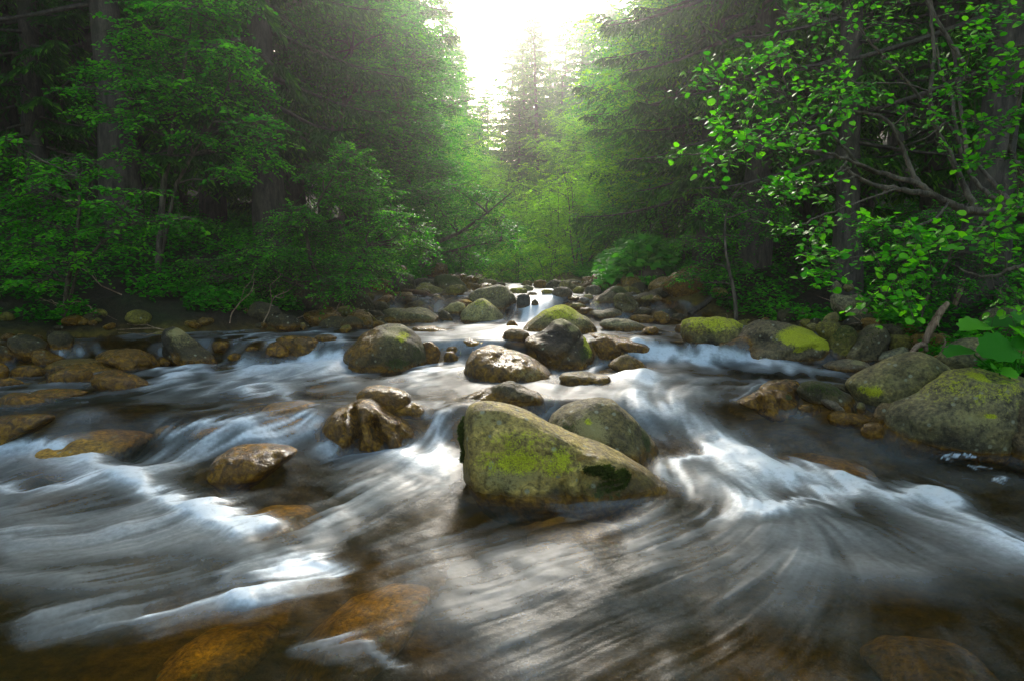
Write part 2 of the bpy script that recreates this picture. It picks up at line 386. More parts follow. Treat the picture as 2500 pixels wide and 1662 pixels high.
    if sub is not None: V[:, 2] -= max(0.0, zt-float(W(*V[V[:, 2].argmax(), :2])))+sub+0.075
    hh = V[:, 2]-W(V[:, 0], V[:, 1])
    at_w = 1-sstep(hh, wet*0.45, wet*1.5) if wet < 5 else np.ones(len(V))
    if wet < 0: at_w = np.zeros(len(V))
    top = sstep(N[:, 2], -0.2, 0.7)
    A = dict(wet=at_w, lichen=lich*top, moss=moss*(0.45+0.55*top)*sstep(hh, 0.02, 0.14), pale=pale*(0.3+0.7*top), rcol=np.tile(np.array(col)*r.uniform(0.88, 1.14), (len(V), 1)))
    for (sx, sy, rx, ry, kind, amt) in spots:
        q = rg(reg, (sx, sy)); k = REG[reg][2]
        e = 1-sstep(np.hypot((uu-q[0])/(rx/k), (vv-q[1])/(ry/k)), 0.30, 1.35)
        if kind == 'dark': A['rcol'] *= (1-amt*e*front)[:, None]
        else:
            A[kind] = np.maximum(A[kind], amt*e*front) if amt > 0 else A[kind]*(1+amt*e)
    org = np.array([V[:, 0].mean(), V[:, 1].mean(), float(W(V[:, 0].mean(), V[:, 1].mean()))])
    me = mesh_np(name, V-org, [Fc], attrs=A, mats=[M_ROCK])
    o = link(name, me, label=label, category=cat, group=group); o.location = org
    ij = np.clip(((V[:, 1]-0.5)/0.02).astype(int), 0, 799), np.clip(((V[:, 0]+14)/0.02).astype(int), 0, 1399)
    np.maximum.at(CEILMAP, ij, V[:, 2])
    if flow:
        m = (hh > -0.03) & (hh < 0.25)
        if m.sum() > 4:
            ex, ey = V[m, 0], V[m, 1]
            ROCKS.append((ex.mean(), ey.mean(), 0.5*(np.ptp(ex)+np.ptp(ey))/2))
    return o, V, dict(uu=uu, vv=vv, front=front, N=N)

# --- stream, left side
g1 = 'boulders in the stream'
rock('A', [(1325,370),(1345,330),(1410,315),(1450,325),(1530,380),(1640,465),(1740,540),(1795,580),(1790,605),(1700,625),(1600,636),(1480,640),(1400,622),(1345,590),(1330,500)],
     'tall dark slab boulder leaning right with a pale top edge, near the left bank', C_DARK, 0.06, ang=0.9, spots=[(1480,370,90,40,'pale',0.9),(1540,430,110,70,'pale',0.5),(1500,560,60,60,'wet',0.8),(1400,480,60,200,'dark',0.5)], grooves=[([(1440,380),(1460,460),(1530,600)],7,0.05)])
rock('A', [(775,580),(830,540),(900,515),(1020,505),(1150,515),(1240,545),(1290,580),(1325,620),(1330,655),(1280,668),(1150,670),(1000,645),(870,610)], 'wide rough brown boulder just left of the tall leaning slab', C_BROWN, 0.16, ang=0.8, rough=1.5)
rock('A', [(400,660),(430,625),(500,600),(620,585),(740,590),(830,615),(920,655),(1080,675),(1110,692),(1000,702),(800,702),(600,700),(440,692)], 'long low wet boulder with a white sheen at its left end, left of midstream', C_GREY, 0.10, ang=0.5)
rock('A', [(265,560),(290,520),(340,508),(400,530),(480,565),(545,590),(520,610),(440,630),(350,640),(290,605)], 'pointed brown boulder in front of the dark left bank, with a black hollow', C_BROWN, 0.10, spots=[(400,565,45,30,'dark',0.8)])  # dark spot paints the shade of the hollow onto the surface
rock('A', [(400,760),(420,720),(500,680),(600,655),(690,665),(745,695),(755,740),(740,778),(600,788),(450,785)], 'domed ochre boulder, left of the pair of ochre boulders at the left', C_BROWN, 9, ang=0.25)
rock('A', [(765,750),(790,715),(880,698),(1000,697),(1100,720),(1180,765),(1215,795),(1200,815),(1060,832),(900,828),(790,800)], 'orange-brown oval boulder, right of the pair of ochre boulders at the left', (0.16,0.08,0.02), 9, ang=0.35)
rock('A', [(95,710),(120,670),(180,640),(270,640),(340,665),(370,690),(360,718),(250,738),(120,735)], 'small ochre boulder with a wet shining front behind the flat ochre stones at far left', C_BROWN, 9, ang=0.3)
rock('A', [(-60,770),(0,755),(80,748),(150,765),(190,790),(150,805),(0,812)], 'flat ochre stone cut by the left edge of the photo', C_BROWN, 9, name='stone', cat='stone')
rock('A', [(20,930),(40,890),(100,868),(190,870),(280,905),(375,940),(330,960),(200,978),(60,975)], 'smooth ochre boulder with a flat right end in shallow water at far left', C_BROWN, 9, ang=0.3)
rock('A', [(250,870),(330,845),(450,838),(600,840),(720,865),(690,885),(520,905),(350,908)], 'flat ochre slab barely above the water at the left', C_BROWN, 9, ang=0.3, name='stone', cat='stone')
rock('A', [(-70,1090),(0,1060),(120,1045),(280,1045),(400,1050),(440,1080),(380,1120),(300,1170),(180,1230),(0,1290),(-90,1290)], 'black wet boulder with a brown top cut by the left edge of the photo', C_DARK, 9, ang=0.5)
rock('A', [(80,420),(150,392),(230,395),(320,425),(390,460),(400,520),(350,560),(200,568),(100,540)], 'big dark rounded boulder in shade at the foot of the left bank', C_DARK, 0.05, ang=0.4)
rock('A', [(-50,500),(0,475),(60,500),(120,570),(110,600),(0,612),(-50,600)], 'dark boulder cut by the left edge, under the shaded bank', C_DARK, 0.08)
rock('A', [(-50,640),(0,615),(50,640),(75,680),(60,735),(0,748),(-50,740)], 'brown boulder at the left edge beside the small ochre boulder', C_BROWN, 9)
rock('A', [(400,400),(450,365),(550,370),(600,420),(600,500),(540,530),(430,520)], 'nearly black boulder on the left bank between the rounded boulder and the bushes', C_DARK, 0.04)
rock('A', [(1740,480),(1760,450),(1830,443),(1880,460),(1892,495),(1860,517),(1770,520)], 'small red-brown stone right behind the tall leaning slab', C_BROWN, 9, name='stone', cat='stone')
rock('A', [(1865,580),(1890,552),(1940,542),(1985,560),(1990,590),(1930,600)], 'little ochre stone breaking the rapid right of the tall leaning slab', C_BROWN, 9, name='stone', cat='stone')
rock('A', [(2010,510),(2040,490),(2100,488),(2130,505),(2100,522),(2040,522)], 'flat brown stone in the water left of the brown wedge stone', C_BROWN, 9, name='stone', cat='stone')
rock('A', [(1290,600),(1330,570),(1400,615),(1405,635),(1340,642)], 'small brown stone wedged at the foot of the tall leaning slab', C_BROWN, 9, name='stone', cat='stone')
rock('F', [(483,1085),(500,1052),(545,1025),(600,1020),(660,1025),(688,1040),(650,1072),(590,1098),(550,1108),(515,1102)], 'low red-brown wet boulder alone in the white rapids at left', (0.12,0.05,0.012), 9, ang=0.45, dep=0.5)
# --- stream, middle
rock('B', [(235,605),(290,580),(380,565),(450,570),(520,580),(580,605),(600,650),(592,715),(520,724),(460,728),(400,700),(300,640)], 'dark brown boulder with a black shaded right face behind the red-brown wedge', C_DARK, 0.16, ang=0.6, spots=[(330,600,90,40,'wet',0.9)])
rock('B', [(155,690),(180,650),(220,620),(265,613),(330,650),(400,700),(465,737),(350,735),(160,727)], 'red-brown wedge boulder in front of the dark brown one, left of midstream', (0.15,0.06,0.02), 9, ang=0.8)
rock('B', [(795,740),(805,700),(860,650),(920,590),(990,530),(1080,490),(1180,462),(1300,470),(1380,515),(1430,580),(1470,650),(1495,720),(1495,800),(1470,832),(1300,837),(1100,842),(930,837),(850,810)],
     'great hump-backed boulder, orange on its left slope, olive on its right', (0.085,0.075,0.03), 0.05, moss=0.25, pale=0.2, ang=0.75, dep=0.5,
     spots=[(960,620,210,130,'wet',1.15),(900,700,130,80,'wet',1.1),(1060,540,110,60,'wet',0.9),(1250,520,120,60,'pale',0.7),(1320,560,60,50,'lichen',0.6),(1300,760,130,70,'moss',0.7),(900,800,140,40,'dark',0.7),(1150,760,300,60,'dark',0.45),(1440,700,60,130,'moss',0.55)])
rock('B', [(1460,620),(1520,615),(1570,650),(1605,700),(1590,760),(1540,792),(1490,797),(1440,760),(1440,660)], 'rounded red-brown wet boulder touching the right side of the hump-backed boulder', (0.13,0.05,0.02), 9, ang=0.4)
rock('B', [(1640,690),(1660,660),(1730,658),(1770,690),(1760,722),(1680,722)], 'brown stone in the little fall, upper of two left of the wet two-tone boulder', C_BROWN, 9, name='stone', cat='stone')
rock('B', [(1625,740),(1650,700),(1710,700),(1750,750),(1740,788),(1640,792)], 'dark wet stone in the little fall, lower of two left of the wet two-tone boulder', C_DARK, 9, name='stone', cat='stone')
rock('B', [(1760,640),(1790,605),(1850,597),(1950,620),(1980,640),(1900,658)], 'flat ochre stone overrun by water behind the wet two-tone boulder', C_BROWN, 9, name='stone', cat='stone')
rock('C', [(95,850),(120,770),(160,710),(240,660),(330,642),(420,660),(500,690),(600,710),(700,755),(790,820),(850,865),(885,902),(870,927),(700,917),(500,910),(300,908),(150,903)],
     'wet two-tone midstream boulder, smooth brown at left and shining silver at right', (0.16,0.12,0.07), 9, ang=0.55, dep=0.5, pale=0.25, grooves=[([(440,690),(330,760),(250,850)],8,0.03)], spots=[(650,830,200,60,'pale',0.5)])  # pale spot paints the silver sheen into the right side
rock('B', [(905,1070),(930,1030),(1000,985),(1090,972),(1200,985),(1300,1020),(1355,1060),(1365,1110),(1330,1152),(1220,1187),(1120,1182),(1000,1130)],
     'smooth tan egg-shaped boulder behind the creased wet boulder', (0.17,0.10,0.035), 0.22, ang=0.15, rough=0.5)
rock('B', [(1205,1185),(1280,1150),(1380,1115),(1430,1135),(1475,1190),(1465,1222),(1350,1225),(1240,1222)], 'small glistening stone at the right foot of the smooth tan boulder', C_BROWN, 9, ang=0.8, name='stone', cat='stone')
rock('B', [(615,1420),(625,1350),(670,1250),(740,1180),(830,1150),(880,1110),(950,1085),(1030,1090),(1070,1120),(1160,1180),(1260,1235),(1370,1290),(1450,1350),(1500,1420),(1490,1472),(1380,1460),(1290,1465),(1200,1465),(1130,1475),(1000,1460),(900,1450),(740,1460),(660,1452)],
     'creased wet brown boulder with deep clefts, left of the big lichen boulder', (0.12,0.075,0.03), 9, ang=0.45, rough=1.3, lvl=6,
     grooves=[([(900,1150),(960,1230),(980,1300),(940,1440)],11,0.13),([(1090,1230),(1130,1310),(1180,1360),(1200,1450)],9,0.10),([(840,1190),(860,1280)],8,0.04),([(1280,1290),(1330,1380)],8,0.05)], spots=[(1330,1330,90,60,'moss',0.35)])
rock('C', [(50,1085),(150,1045),(240,1010),(340,975),(430,950),(520,940),(560,965),(640,995),(720,1030),(770,1075),(785,1130),(770,1167),(650,1170),(560,1155),(450,1115),(300,1095),(200,1095),(110,1092)],
     'angular dark olive boulder with a sharp ridge, behind the big lichen boulder', (0.075,0.062,0.03), 0.07, ang=1.0, rough=1.2, grooves=[([(330,990),(260,1040),(190,1080)],6,0.03)], spots=[(150,1060,60,30,'wet',1)])
BIG = rock('E', [(972,520),(972,420),(980,330),(1000,270),(1020,215),(1060,185),(1120,175),(1200,180),(1290,205),(1400,250),(1500,305),(1600,350),(1700,400),(1830,440),(1950,490),(2060,550),(2150,600),(2215,632),(2190,668),(2060,695),(1850,715),(1700,720),(1600,716),(1400,712),(1200,708),(1100,680),(1030,640),(985,600)],
     'largest midstream boulder, pale tan with bright lichen and a mossy right foot', (0.30,0.235,0.075), 0.045, lich=0.26, pale=0.30, ang=0.6, rough=0.9, dep=0.30, push=-0.10, lvl=6, ext=0.26,
     spots=[(1190,460,130,80,'lichen',0.52),(1330,450,190,100,'lichen',0.66),(1530,450,150,95,'lichen',0.64),(1350,350,300,80,'lichen',0.45),(1300,520,260,50,'pale',0.7),(1250,560,160,60,'pale',0.65),(1150,250,110,60,'pale',0.55),(1060,600,90,80,'wet',0.7),
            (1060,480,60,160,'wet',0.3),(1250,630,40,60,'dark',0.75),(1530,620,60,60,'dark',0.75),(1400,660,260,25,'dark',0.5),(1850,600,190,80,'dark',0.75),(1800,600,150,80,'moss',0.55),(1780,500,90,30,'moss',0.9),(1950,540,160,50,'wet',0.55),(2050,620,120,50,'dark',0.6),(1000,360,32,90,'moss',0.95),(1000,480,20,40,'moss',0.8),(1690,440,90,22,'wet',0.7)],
     grooves=[([(1560,560),(1600,640),(1650,700)],9,0.05),([(1690,520),(1680,600),(1660,700)],7,0.04),([(1230,600),(1260,690)],8,0.03)])
rock('E', [(1480,320),(1530,250),(1600,205),(1700,175),(1800,162),(1880,175),(1950,230),(2020,300),(2080,370),(2130,430),(2172,490),(2150,525),(2080,535),(1990,520),(1800,470),(1600,400)],
     'tall rounded boulder with a round pale lichen blotch, right behind the largest boulder', (0.125,0.105,0.042), 0.06, lich=0.1, pale=0.12, moss=0.12, ang=0.45, dep=0.5, base=1125,
     spots=[(1720,300,110,110,'pale',0.92),(1710,250,30,18,'lichen',0.8),(1960,300,50,50,'pale',0.5),(2050,360,40,120,'moss',0.8),(1900,460,120,50,'dark',0.5),(1600,290,60,50,'moss',0.6),(2110,500,60,50,'wet',0.8)])
rock('C', [(575,515),(620,470),(700,410),(780,355),(860,322),(930,318),(990,340),(1050,380),(1130,420),(1190,480),(1245,545),(1100,552),(900,550),(700,547)],
     'broad yellow-olive pyramid boulder in midstream below the far cascade', (0.20,0.18,0.075), 0.08, lich=0.62, pale=0.35, ang=0.4, rough=0.7, dep=0.5, spots=[(1150,500,60,60,'wet',0.7),(620,500,60,40,'wet',0.8)])
rock('C', [(600,625),(640,580),(720,545),(780,490),(850,430),(920,418),(990,450),(1050,500),(1100,560),(1140,620),(1180,690),(1215,760),(1260,808),(1230,828),(1080,830),(900,812),(780,790),(720,740),(690,680),(640,645)],
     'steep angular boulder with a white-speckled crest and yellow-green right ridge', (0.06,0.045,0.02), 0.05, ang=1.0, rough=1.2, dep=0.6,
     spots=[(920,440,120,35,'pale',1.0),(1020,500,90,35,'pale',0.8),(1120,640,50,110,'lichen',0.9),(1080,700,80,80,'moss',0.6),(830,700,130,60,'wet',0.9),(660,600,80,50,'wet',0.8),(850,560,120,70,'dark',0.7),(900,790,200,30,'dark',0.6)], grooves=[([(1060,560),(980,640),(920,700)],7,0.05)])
rock('C', [(418,590),(440,540),(490,512),(580,518),(640,545),(658,575),(610,600),(480,598)], 'smooth brown stone left of the yellow-olive pyramid boulder', (0.14,0.10,0.05), 0.06, ang=0.3, name='stone', cat='stone')
rock('C', [(455,480),(480,448),(520,445),(565,490),(550,505),(470,503)], 'small glossy stone standing in the pool left of the pyramid boulder', C_BROWN, 9, name='stone', cat='stone')
rock('C', [(1150,620),(1200,585),(1270,572),(1330,590),(1380,640),(1410,700),(1370,752),(1300,774),(1230,762),(1190,700)], 'dark brown round boulder beside the steep angular boulder, left of the right-hand fall', (0.07,0.04,0.02), 9, ang=0.4)
rock('C', [(1110,560),(1150,545),(1300,560),(1450,585),(1600,610),(1700,650),(1650,680),(1480,690),(1400,660),(1250,600),(1150,590)], 'flat red-brown ledge that the right-hand fall slides over', (0.12,0.045,0.015), 9, ang=0.3, base=858, name='rock_ledge', cat='rock ledge')
rock('C', [(1290,820),(1330,775),(1400,730),(1450,720),(1500,740),(1570,780),(1640,835),(1600,857),(1500,864),(1380,852)], 'small tent-shaped boulder with an olive top below the right-hand fall', (0.16,0.12,0.045), 0.10, lich=0.15, ang=0.7)
rock('C', [(885,910),(920,875),(1020,862),(1120,862),(1200,882),(1290,895),(1325,920),(1290,957),(1100,964),(930,964)], 'low flat olive-brown boulder right of the wet two-tone boulder', (0.14,0.11,0.04), 0.06, ang=0.3)
# --- submerged stones seen through the water
gs = 'brown stones under the rushing water'
for pts_, lb, rgn, s_ in [
    ([(1265,1100),(1300,1050),(1360,1030),(1430,1045),(1465,1080),(1400,1100),(1300,1130)], 'small pale yellow stone just breaking the water at the left rapids', 'A', -0.01),
    ([(300,1330),(350,1200),(520,1130),(800,1090),(1050,1110),(1250,1150),(1150,1300),(900,1400),(600,1360)], 'big mossy yellow stone under clear water at the left', 'A', 0.0),
    ([(1560,1115),(1640,1070),(1780,1060),(1900,1080),(1880,1120),(1740,1135)], 'flat ochre stone under a thin veil of water left of the rapids crest', 'A', 0.0),
    ([(70,1250),(110,1190),(260,1150),(450,1160),(640,1200),(600,1260),(400,1290),(220,1305)], 'long ochre stone under a veil of water left of the creased boulder', 'B', -0.01),
    ([(140,1050),(200,1010),(330,1000),(500,990),(570,1020),(500,1070),(300,1100),(180,1085)], 'reddish stone with white water sliding over it, left of the tan boulder', 'B', -0.03),
    ([(1720,640),(1800,610),(1950,600),(2120,630),(2150,660),(1980,670),(1780,660)], 'flat tan stone under the rapid right of the leaning slab', 'A', -0.01),
    ([(1890,880),(1930,850),(2050,840),(2180,850),(2170,890),(2030,900)], 'ochre stone under thin water left of the reddish stone', 'A', 0.0),
    ([(495,920),(540,880),(620,865),(740,890),(860,920),(800,950),(640,950)], 'flat ochre stone just under the surface in front of the hump-backed boulder', 'B', -0.02),
    ([(1180,935),(1220,918),(1290,935),(1260,950)], 'tiny reddish stone at the surface before the hump-backed boulder', 'B', -0.02)]:
    rock(rgn, pts_, lb, (0.30,0.18,0.02), -1, ang=0.2, rough=0.5, sub=s_, group=gs, name='submerged_stone', cat='stone', ext=0.15, dep=0.6)
for pts_, lb, s_ in [
    ([(640,1400),(700,1340),(780,1270),(900,1230),(1000,1235),(950,1290),(860,1350),(760,1400),(680,1420)], 'long golden-brown stone under smooth water right of the foam tongue', 0.005),
    ([(480,1170),(500,1130),(600,1090),(700,1090),(740,1120),(650,1170),(560,1190)], 'brown stone under sliding water below the lone red-brown boulder', 0.0),
    ([(380,1465),(450,1420),(600,1405),(640,1430),(560,1470),(430,1490)], 'golden stone under water below the foam tongue', 0.01),
    ([(200,1600),(260,1540),(380,1530),(420,1560),(380,1620)], 'orange stone deep under water at the bottom left', 0.07),
    ([(1520,1010),(1545,998),(1600,1020),(1625,1050),(1590,1055),(1540,1030)], 'bright orange stone under the water right of the blotched boulder', -0.03),
    ([(1700,1070),(1760,1040),(1900,1010),(2000,1030),(1960,1070),(1800,1080)], 'brown stone under the slide on the right side', 0.01),
    ([(40,1110),(90,1070),(180,1065),(230,1090),(180,1120),(80,1125)], 'tan stone under the left-hand hump of water', 0.0),
    ([(1200,1200),(1300,1175),(1440,1175),(1430,1200),(1300,1225)], 'golden stone under water before the largest boulder', 0.02),
    ([(940,1480),(970,1400),(1030,1380),(1050,1450),(1010,1520),(950,1540)], 'pale olive stone deep under water at the bottom middle', 0.04),
    ([(1050,1560),(1080,1530),(1140,1530),(1150,1570),(1100,1600)], 'orange pebble-brown stone under water at the bottom edge', 0.03),
    ([(1640,1540),(1720,1490),(1850,1490),(1900,1560),(1780,1600)], 'dim olive stone under deep water at the bottom right', 0.10),
    ([(2000,1400),(2080,1360),(2250,1370),(2300,1430),(2150,1480)], 'dim brown stone under deep water at the lower right', 0.11),
    ([(1080,985),(1130,960),(1040,1010)], 'tan stone under the chute left of the largest boulder', 0.0)]:
    rock('F', pts_, lb, (0.26,0.165,0.014), -1, ang=0.15, rough=0.5, sub=s_, group=gs, name='submerged_stone', cat='stone', ext=0.10, dep=0.7, flow=False)
# --- far rocks of the cascade and the left gravel shore
gf = 'rocks around the far cascade'
rock('C', [(55,420),(90,370),(160,310),(220,270),(265,263),(320,290),(390,350),(450,405),(490,440),(400,450),(200,447),(80,442)], 'pale triangular boulder with a yellow-green tinge, left of the far cascade', (0.30,0.28,0.14), 0.02, lich=0.45, pale=0.35, ang=0.4, rough=0.6, group=gf)
rock('C', [(130,280),(150,210),(230,170),(330,160),(400,145),(470,170),(520,230),(548,290),(550,425),(500,432),(430,390),(330,300),(270,265),(200,290)], 'huge overhanging boulder with a dark right face, beside the far cascade', (0.16,0.145,0.08), 0.03, lich=0.25, pale=0.3, moss=0.2, ang=0.9, dep=0.5, push=0.3, group=gf, spots=[(480,350,70,90,'dark',0.7)])
rock('B', [(1615,360),(1680,310),(1750,290),(1800,310),(1815,345),(1760,395),(1680,387)], 'pale block left of the triangular boulder', C_PALE, 0.03, pale=0.4, ang=0.8, group=gf)
rock('B', [(1590,225),(1640,180),(1700,162),(1750,190),(1800,260),(1815,300),(1700,310),(1620,270)], 'pointed mossy boulder up the bank behind the pale block', (0.10,0.09,0.04), 0.02, moss=0.5, lich=0.15, ang=0.7, group=gf, base=758, push=0.6)
rock('B', [(1540,130),(1560,80),(1650,66),(1740,85),(1800,140),(1830,190),(1800,240),(1700,200),(1560,190)], 'moss-topped boulder highest on the left bank behind the cascade rocks', (0.09,0.08,0.035), 0.0, moss=0.7, group=gf, base=740, push=1.2)
rock('B', [(1125,360),(1200,340),(1320,350),(1420,330),(1500,350),(1580,400),(1640,445),(1580,462),(1400,467),(1250,457),(1160,405)], 'long low olive boulder on the shore left of the pale rocks', (0.13,0.12,0.06), 0.05, lich=0.25, pale=0.2, ang=0.5, group=gf)
rock('B', [(1310,340),(1350,305),(1400,290),(1440,305),(1420,345)], 'small olive stone behind the long low shore boulder', C_OLIVE, 0, lich=0.2, group=gf, name='stone', cat='stone', push=0.4)
rock('B', [(1420,340),(1450,312),(1500,310),(1550,345),(1560,375),(1480,365)], 'bright mossy stone tucked behind the long low shore boulder', C_OLIVE, 0, moss=0.8, group=gf, name='stone', cat='stone', push=0.2)
rock('B', [(1530,260),(1580,240),(1640,270),(1690,320),(1660,352),(1580,332)], 'grey ridged boulder at the end of the fallen branch', C_GREY, 0, ang=0.9, group=gf, push=0.4)
rock('B', [(1575,380),(1620,355),(1680,390),(1720,440),(1640,450),(1590,430)], 'dark boulder in the gap between the long low and pale triangular boulders', C_DARK, 0.03, group=gf)
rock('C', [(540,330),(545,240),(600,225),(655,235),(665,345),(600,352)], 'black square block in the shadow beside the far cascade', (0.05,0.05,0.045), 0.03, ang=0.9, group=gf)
rock('C', [(620,235),(650,210),(700,215),(740,250),(745,285),(690,295)], 'dark rounded boulder at the lip of the far cascade, left side', C_DARK, 0.03, group=gf, push=0.3)
rock('C', [(660,345),(665,290),(695,268),(725,300),(722,340)], 'small dark boulder at the left foot of the far cascade', C_DARK, 0.06, group=gf)
rock('C', [(480,200),(500,182),(580,178),(630,185),(640,232),(560,236),(500,228)], 'flat-topped block with yellow lichen above the far cascade', C_OLIVE, 0, lich=0.5, ang=0.8, group=gf, base=722, push=0.6)
rock('C', [(585,175),(620,152),(680,168),(685,190),(640,200)], 'pale stone resting above the lichen block', C_PALE, 0, group=gf, name='stone', cat='stone', base=718, push=1.0)
rock('C', [(240,145),(250,110),(275,103),(300,125),(300,155),(265,160)], 'little round pale stone on top of the left bank rocks', C_PALE, 0, lich=0.2, group=gf, name='stone', cat='stone', base=712, push=1.6)
rock('C', [(300,150),(320,120),(370,122),(385,150)], 'dark flat stone beside the little round pale stone', C_DARK, 0, group=gf, name='stone', cat='stone', base=712, push=1.6)
rock('C', [(830,225),(850,185),(910,168),(960,172),(1005,210),(1005,245),(930,260),(850,250)], 'brown boulder at the top of the far cascade, right side', (0.10,0.08,0.055), 0.03, group=gf)
rock('C', [(1000,205),(1030,170),(1080,162),(1110,185),(1090,215),(1030,222)], 'olive boulder next to the brown one above the cascade', C_OLIVE, 0, lich=0.2, group=gf, base=722, push=0.6)
rock('C', [(1100,210),(1120,165),(1180,152),(1230,175),(1252,215),(1220,245),(1140,242)], 'grey-brown boulder under the dead branch above the cascade', (0.10,0.09,0.06), 0, moss=0.15, group=gf, base=726, push=0.4)
rock('C', [(1085,255),(1100,235),(1150,228),(1180,250),(1170,268),(1110,270)], 'small pale flat stone below the dead branch boulder', C_PALE, 0.02, group=gf, name='stone', cat='stone')
rock('C', [(950,262),(1000,245),(1055,255),(1060,280),(990,284)], 'dark flat stone at the right edge of the far cascade', C_DARK, 0.06, group=gf, name='stone', cat='stone')
rock('C', [(1040,290),(1080,250),(1140,262),(1150,290),(1100,310),(1050,305)], 'violet-grey sloping slab right of the far cascade', (0.17,0.16,0.17), 0.03, ang=0.8, group=gf, name='stone', cat='stone')
rock('C', [(1130,310),(1180,270),(1260,215),(1330,165),(1400,160),(1450,200),(1500,240),(1500,330),(1330,357),(1180,352)], 'great brown leaning boulder right of the far cascade, moss along its top', (0.12,0.10,0.06), 0.02, moss=0.25, lich=0.1, ang=0.7, group=gf, push=0.2, spots=[(1400,190,110,40,'moss',0.9),(1180,310,50,40,'lichen',0.6)])
rock('C', [(1325,260),(1370,220),(1430,222),(1500,260),(1550,300),(1545,345),(1500,387),(1400,372),(1340,330)], 'slanting layered boulder with gold-green moss, before the great brown leaning boulder', (0.13,0.11,0.05), 0.02, moss=0.45, lich=0.3, ang=0.9, group=gf, grooves=[([(1350,290),(1440,300),(1530,340)],5,0.05)])
rock('C', [(1440,240),(1500,205),(1560,250),(1590,320),(1550,330)], 'moss-covered boulder at the edge of the butterbur patch', C_DARK, 0, moss=0.8, group=gf, base=755, push=0.6)
rock('C', [(1090,390),(1150,365),(1250,360),(1330,342),(1400,360),(1420,387),(1380,414),(1200,417)], 'flat pale-brown slab lying in front of the leaning boulder', (0.17,0.15,0.10), 0.03, ang=0.6, group=gf)
rock('C', [(980,330),(1000,302),(1060,300),(1120,325),(1110,348),(1030,352)], 'rough grey stone at the right foot of the far cascade', C_GREY, 0.04, group=gf, name='stone', cat='stone')
rock('C', [(1040,370),(1070,342),(1130,338),(1180,355),(1150,385),(1070,390)], 'low dark stone in front of the rough grey stone', C_DARK, 0.06, group=gf, name='stone', cat='stone')
rock('C', [(1215,480),(1240,445),(1330,427),(1430,430),(1530,455),(1600,490),(1630,517),(1550,530),(1350,532),(1290,517)], 'flat grey-green boulder in the pool right of the pyramid boulder', (0.19,0.18,0.11), 0.06, lich=0.15, pale=0.3, ang=0.4)
rock('C', [(1560,545),(1600,500),(1680,490),(1720,520),(1700,560)], 'small brown stone in the spill behind the right-hand fall', C_BROWN, 9, name='stone', cat='stone')
for k, (px, py, w_, h_, c_) in enumerate([(1112,722,56,30,C_OLIVE),(1152,713,44,24,C_BROWN),(1190,706,46,24,C_GREY),(1222,702,30,14,C_DARK),(1318,703,40,20,C_BROWN),(1352,708,44,26,C_DARK),(1288,699,30,14,C_OLIVE),(1385,712,50,28,C_GREY),(1170,722,34,16,C_DARK),(1335,724,36,18,C_OLIVE)]):
    r_ = np.random.default_rng(300+k); a_ = np.linspace(0, 2*math.pi, 10)[:-1]; rr_ = 1+r_.normal(size=9)*0.12
    rock('P', [(px+0.5*w_*q*math.cos(t), py-0.5*h_+0.5*h_*q*math.sin(t)) for t, q in zip(a_, rr_)],
         '%s stone from the left in the row closing the head of the far water' % ('first','second','fourth','fifth','seventh','ninth','sixth','tenth','third','eighth')[k], c_, 0.03, ang=0.9, moss=0.2, lich=0.2, group='stones closing the far water', name='stone', cat='stone', ext=0.5)
# --- right shore
gr = 'boulders on the right shore'
rock('C', [(1495,385),(1520,350),(1580,335),(1650,350),(1660,385),(1600,400)], 'dark mossy boulder in shade right of the layered mossy boulder', C_DARK, 0, moss=0.4, group=gr)
rock('C', [(1765,350),(1775,300),(1820,280),(1870,290),(1890,335),(1860,375),(1800,375)], 'round moss ball boulder under the right-bank trees', C_DARK, 0, moss=0.9, group=gr, push=0.3)
rock('C', [(1465,430),(1490,400),(1600,398),(1700,420),(1690,455),(1560,462)], 'low red-brown stone on the right shore behind the flat grey-green boulder', C_BROWN, 0.05, group=gr, name='stone', cat='stone')
rock('C', [(1655,420),(1680,375),(1740,368),(1800,400),(1810,450),(1720,465)], 'rusty rounded boulder on the right shore beneath the grey log', C_BROWN, 0.05, group=gr)
rock('C', [(1800,430),(1830,390),(1900,385),(1940,410),(1900,450)], 'dark boulder between the rusty boulder and the olive slab', C_DARK, 0.03, group=gr)
rock('C', [(1840,520),(1860,480),(1920,470),(1950,510),(1930,545),(1870,545)], 'wet black stone at the right end of the fall', C_DARK, 9, group=gr, name='stone', cat='stone')
rock('C', [(1880,500),(1890,430),(1960,408),(2060,405),(2200,420),(2340,430),(2420,470),(2400,540),(2280,590),(2200,600),(2130,690),(2030,700),(1960,640),(1890,560)],
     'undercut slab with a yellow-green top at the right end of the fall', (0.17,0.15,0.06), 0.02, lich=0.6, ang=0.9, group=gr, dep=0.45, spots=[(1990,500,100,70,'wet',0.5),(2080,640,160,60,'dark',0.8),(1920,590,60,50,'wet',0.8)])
rock('D', [(-300,750),(-270,690),(-190,640),(-100,590),(-30,570),(40,520),(120,470),(200,440),(300,435),(420,455),(540,490),(620,530),(690,580),(725,640),(730,720),(700,765),(500,778),(300,765),(0,768),(-200,765)],
     'broad boulder topped with a big bright yellow-green lichen patch, on the right', (0.15,0.125,0.075), 0.04, ang=0.7, lich=0.12, pale=0.3, group=gr, dep=0.42, lvl=6,
     spots=[(440,555,270,85,'lichen',1.0),(590,600,140,60,'lichen',1.0),(340,640,70,25,'lichen',0.7),(120,560,110,40,'dark',0.7),(-150,710,120,50,'wet',0.9),(0,650,90,50,'wet',0.4),(560,700,110,60,'dark',0.5)], grooves=[([(250,680),(400,640),(520,620)],6,0.04)])
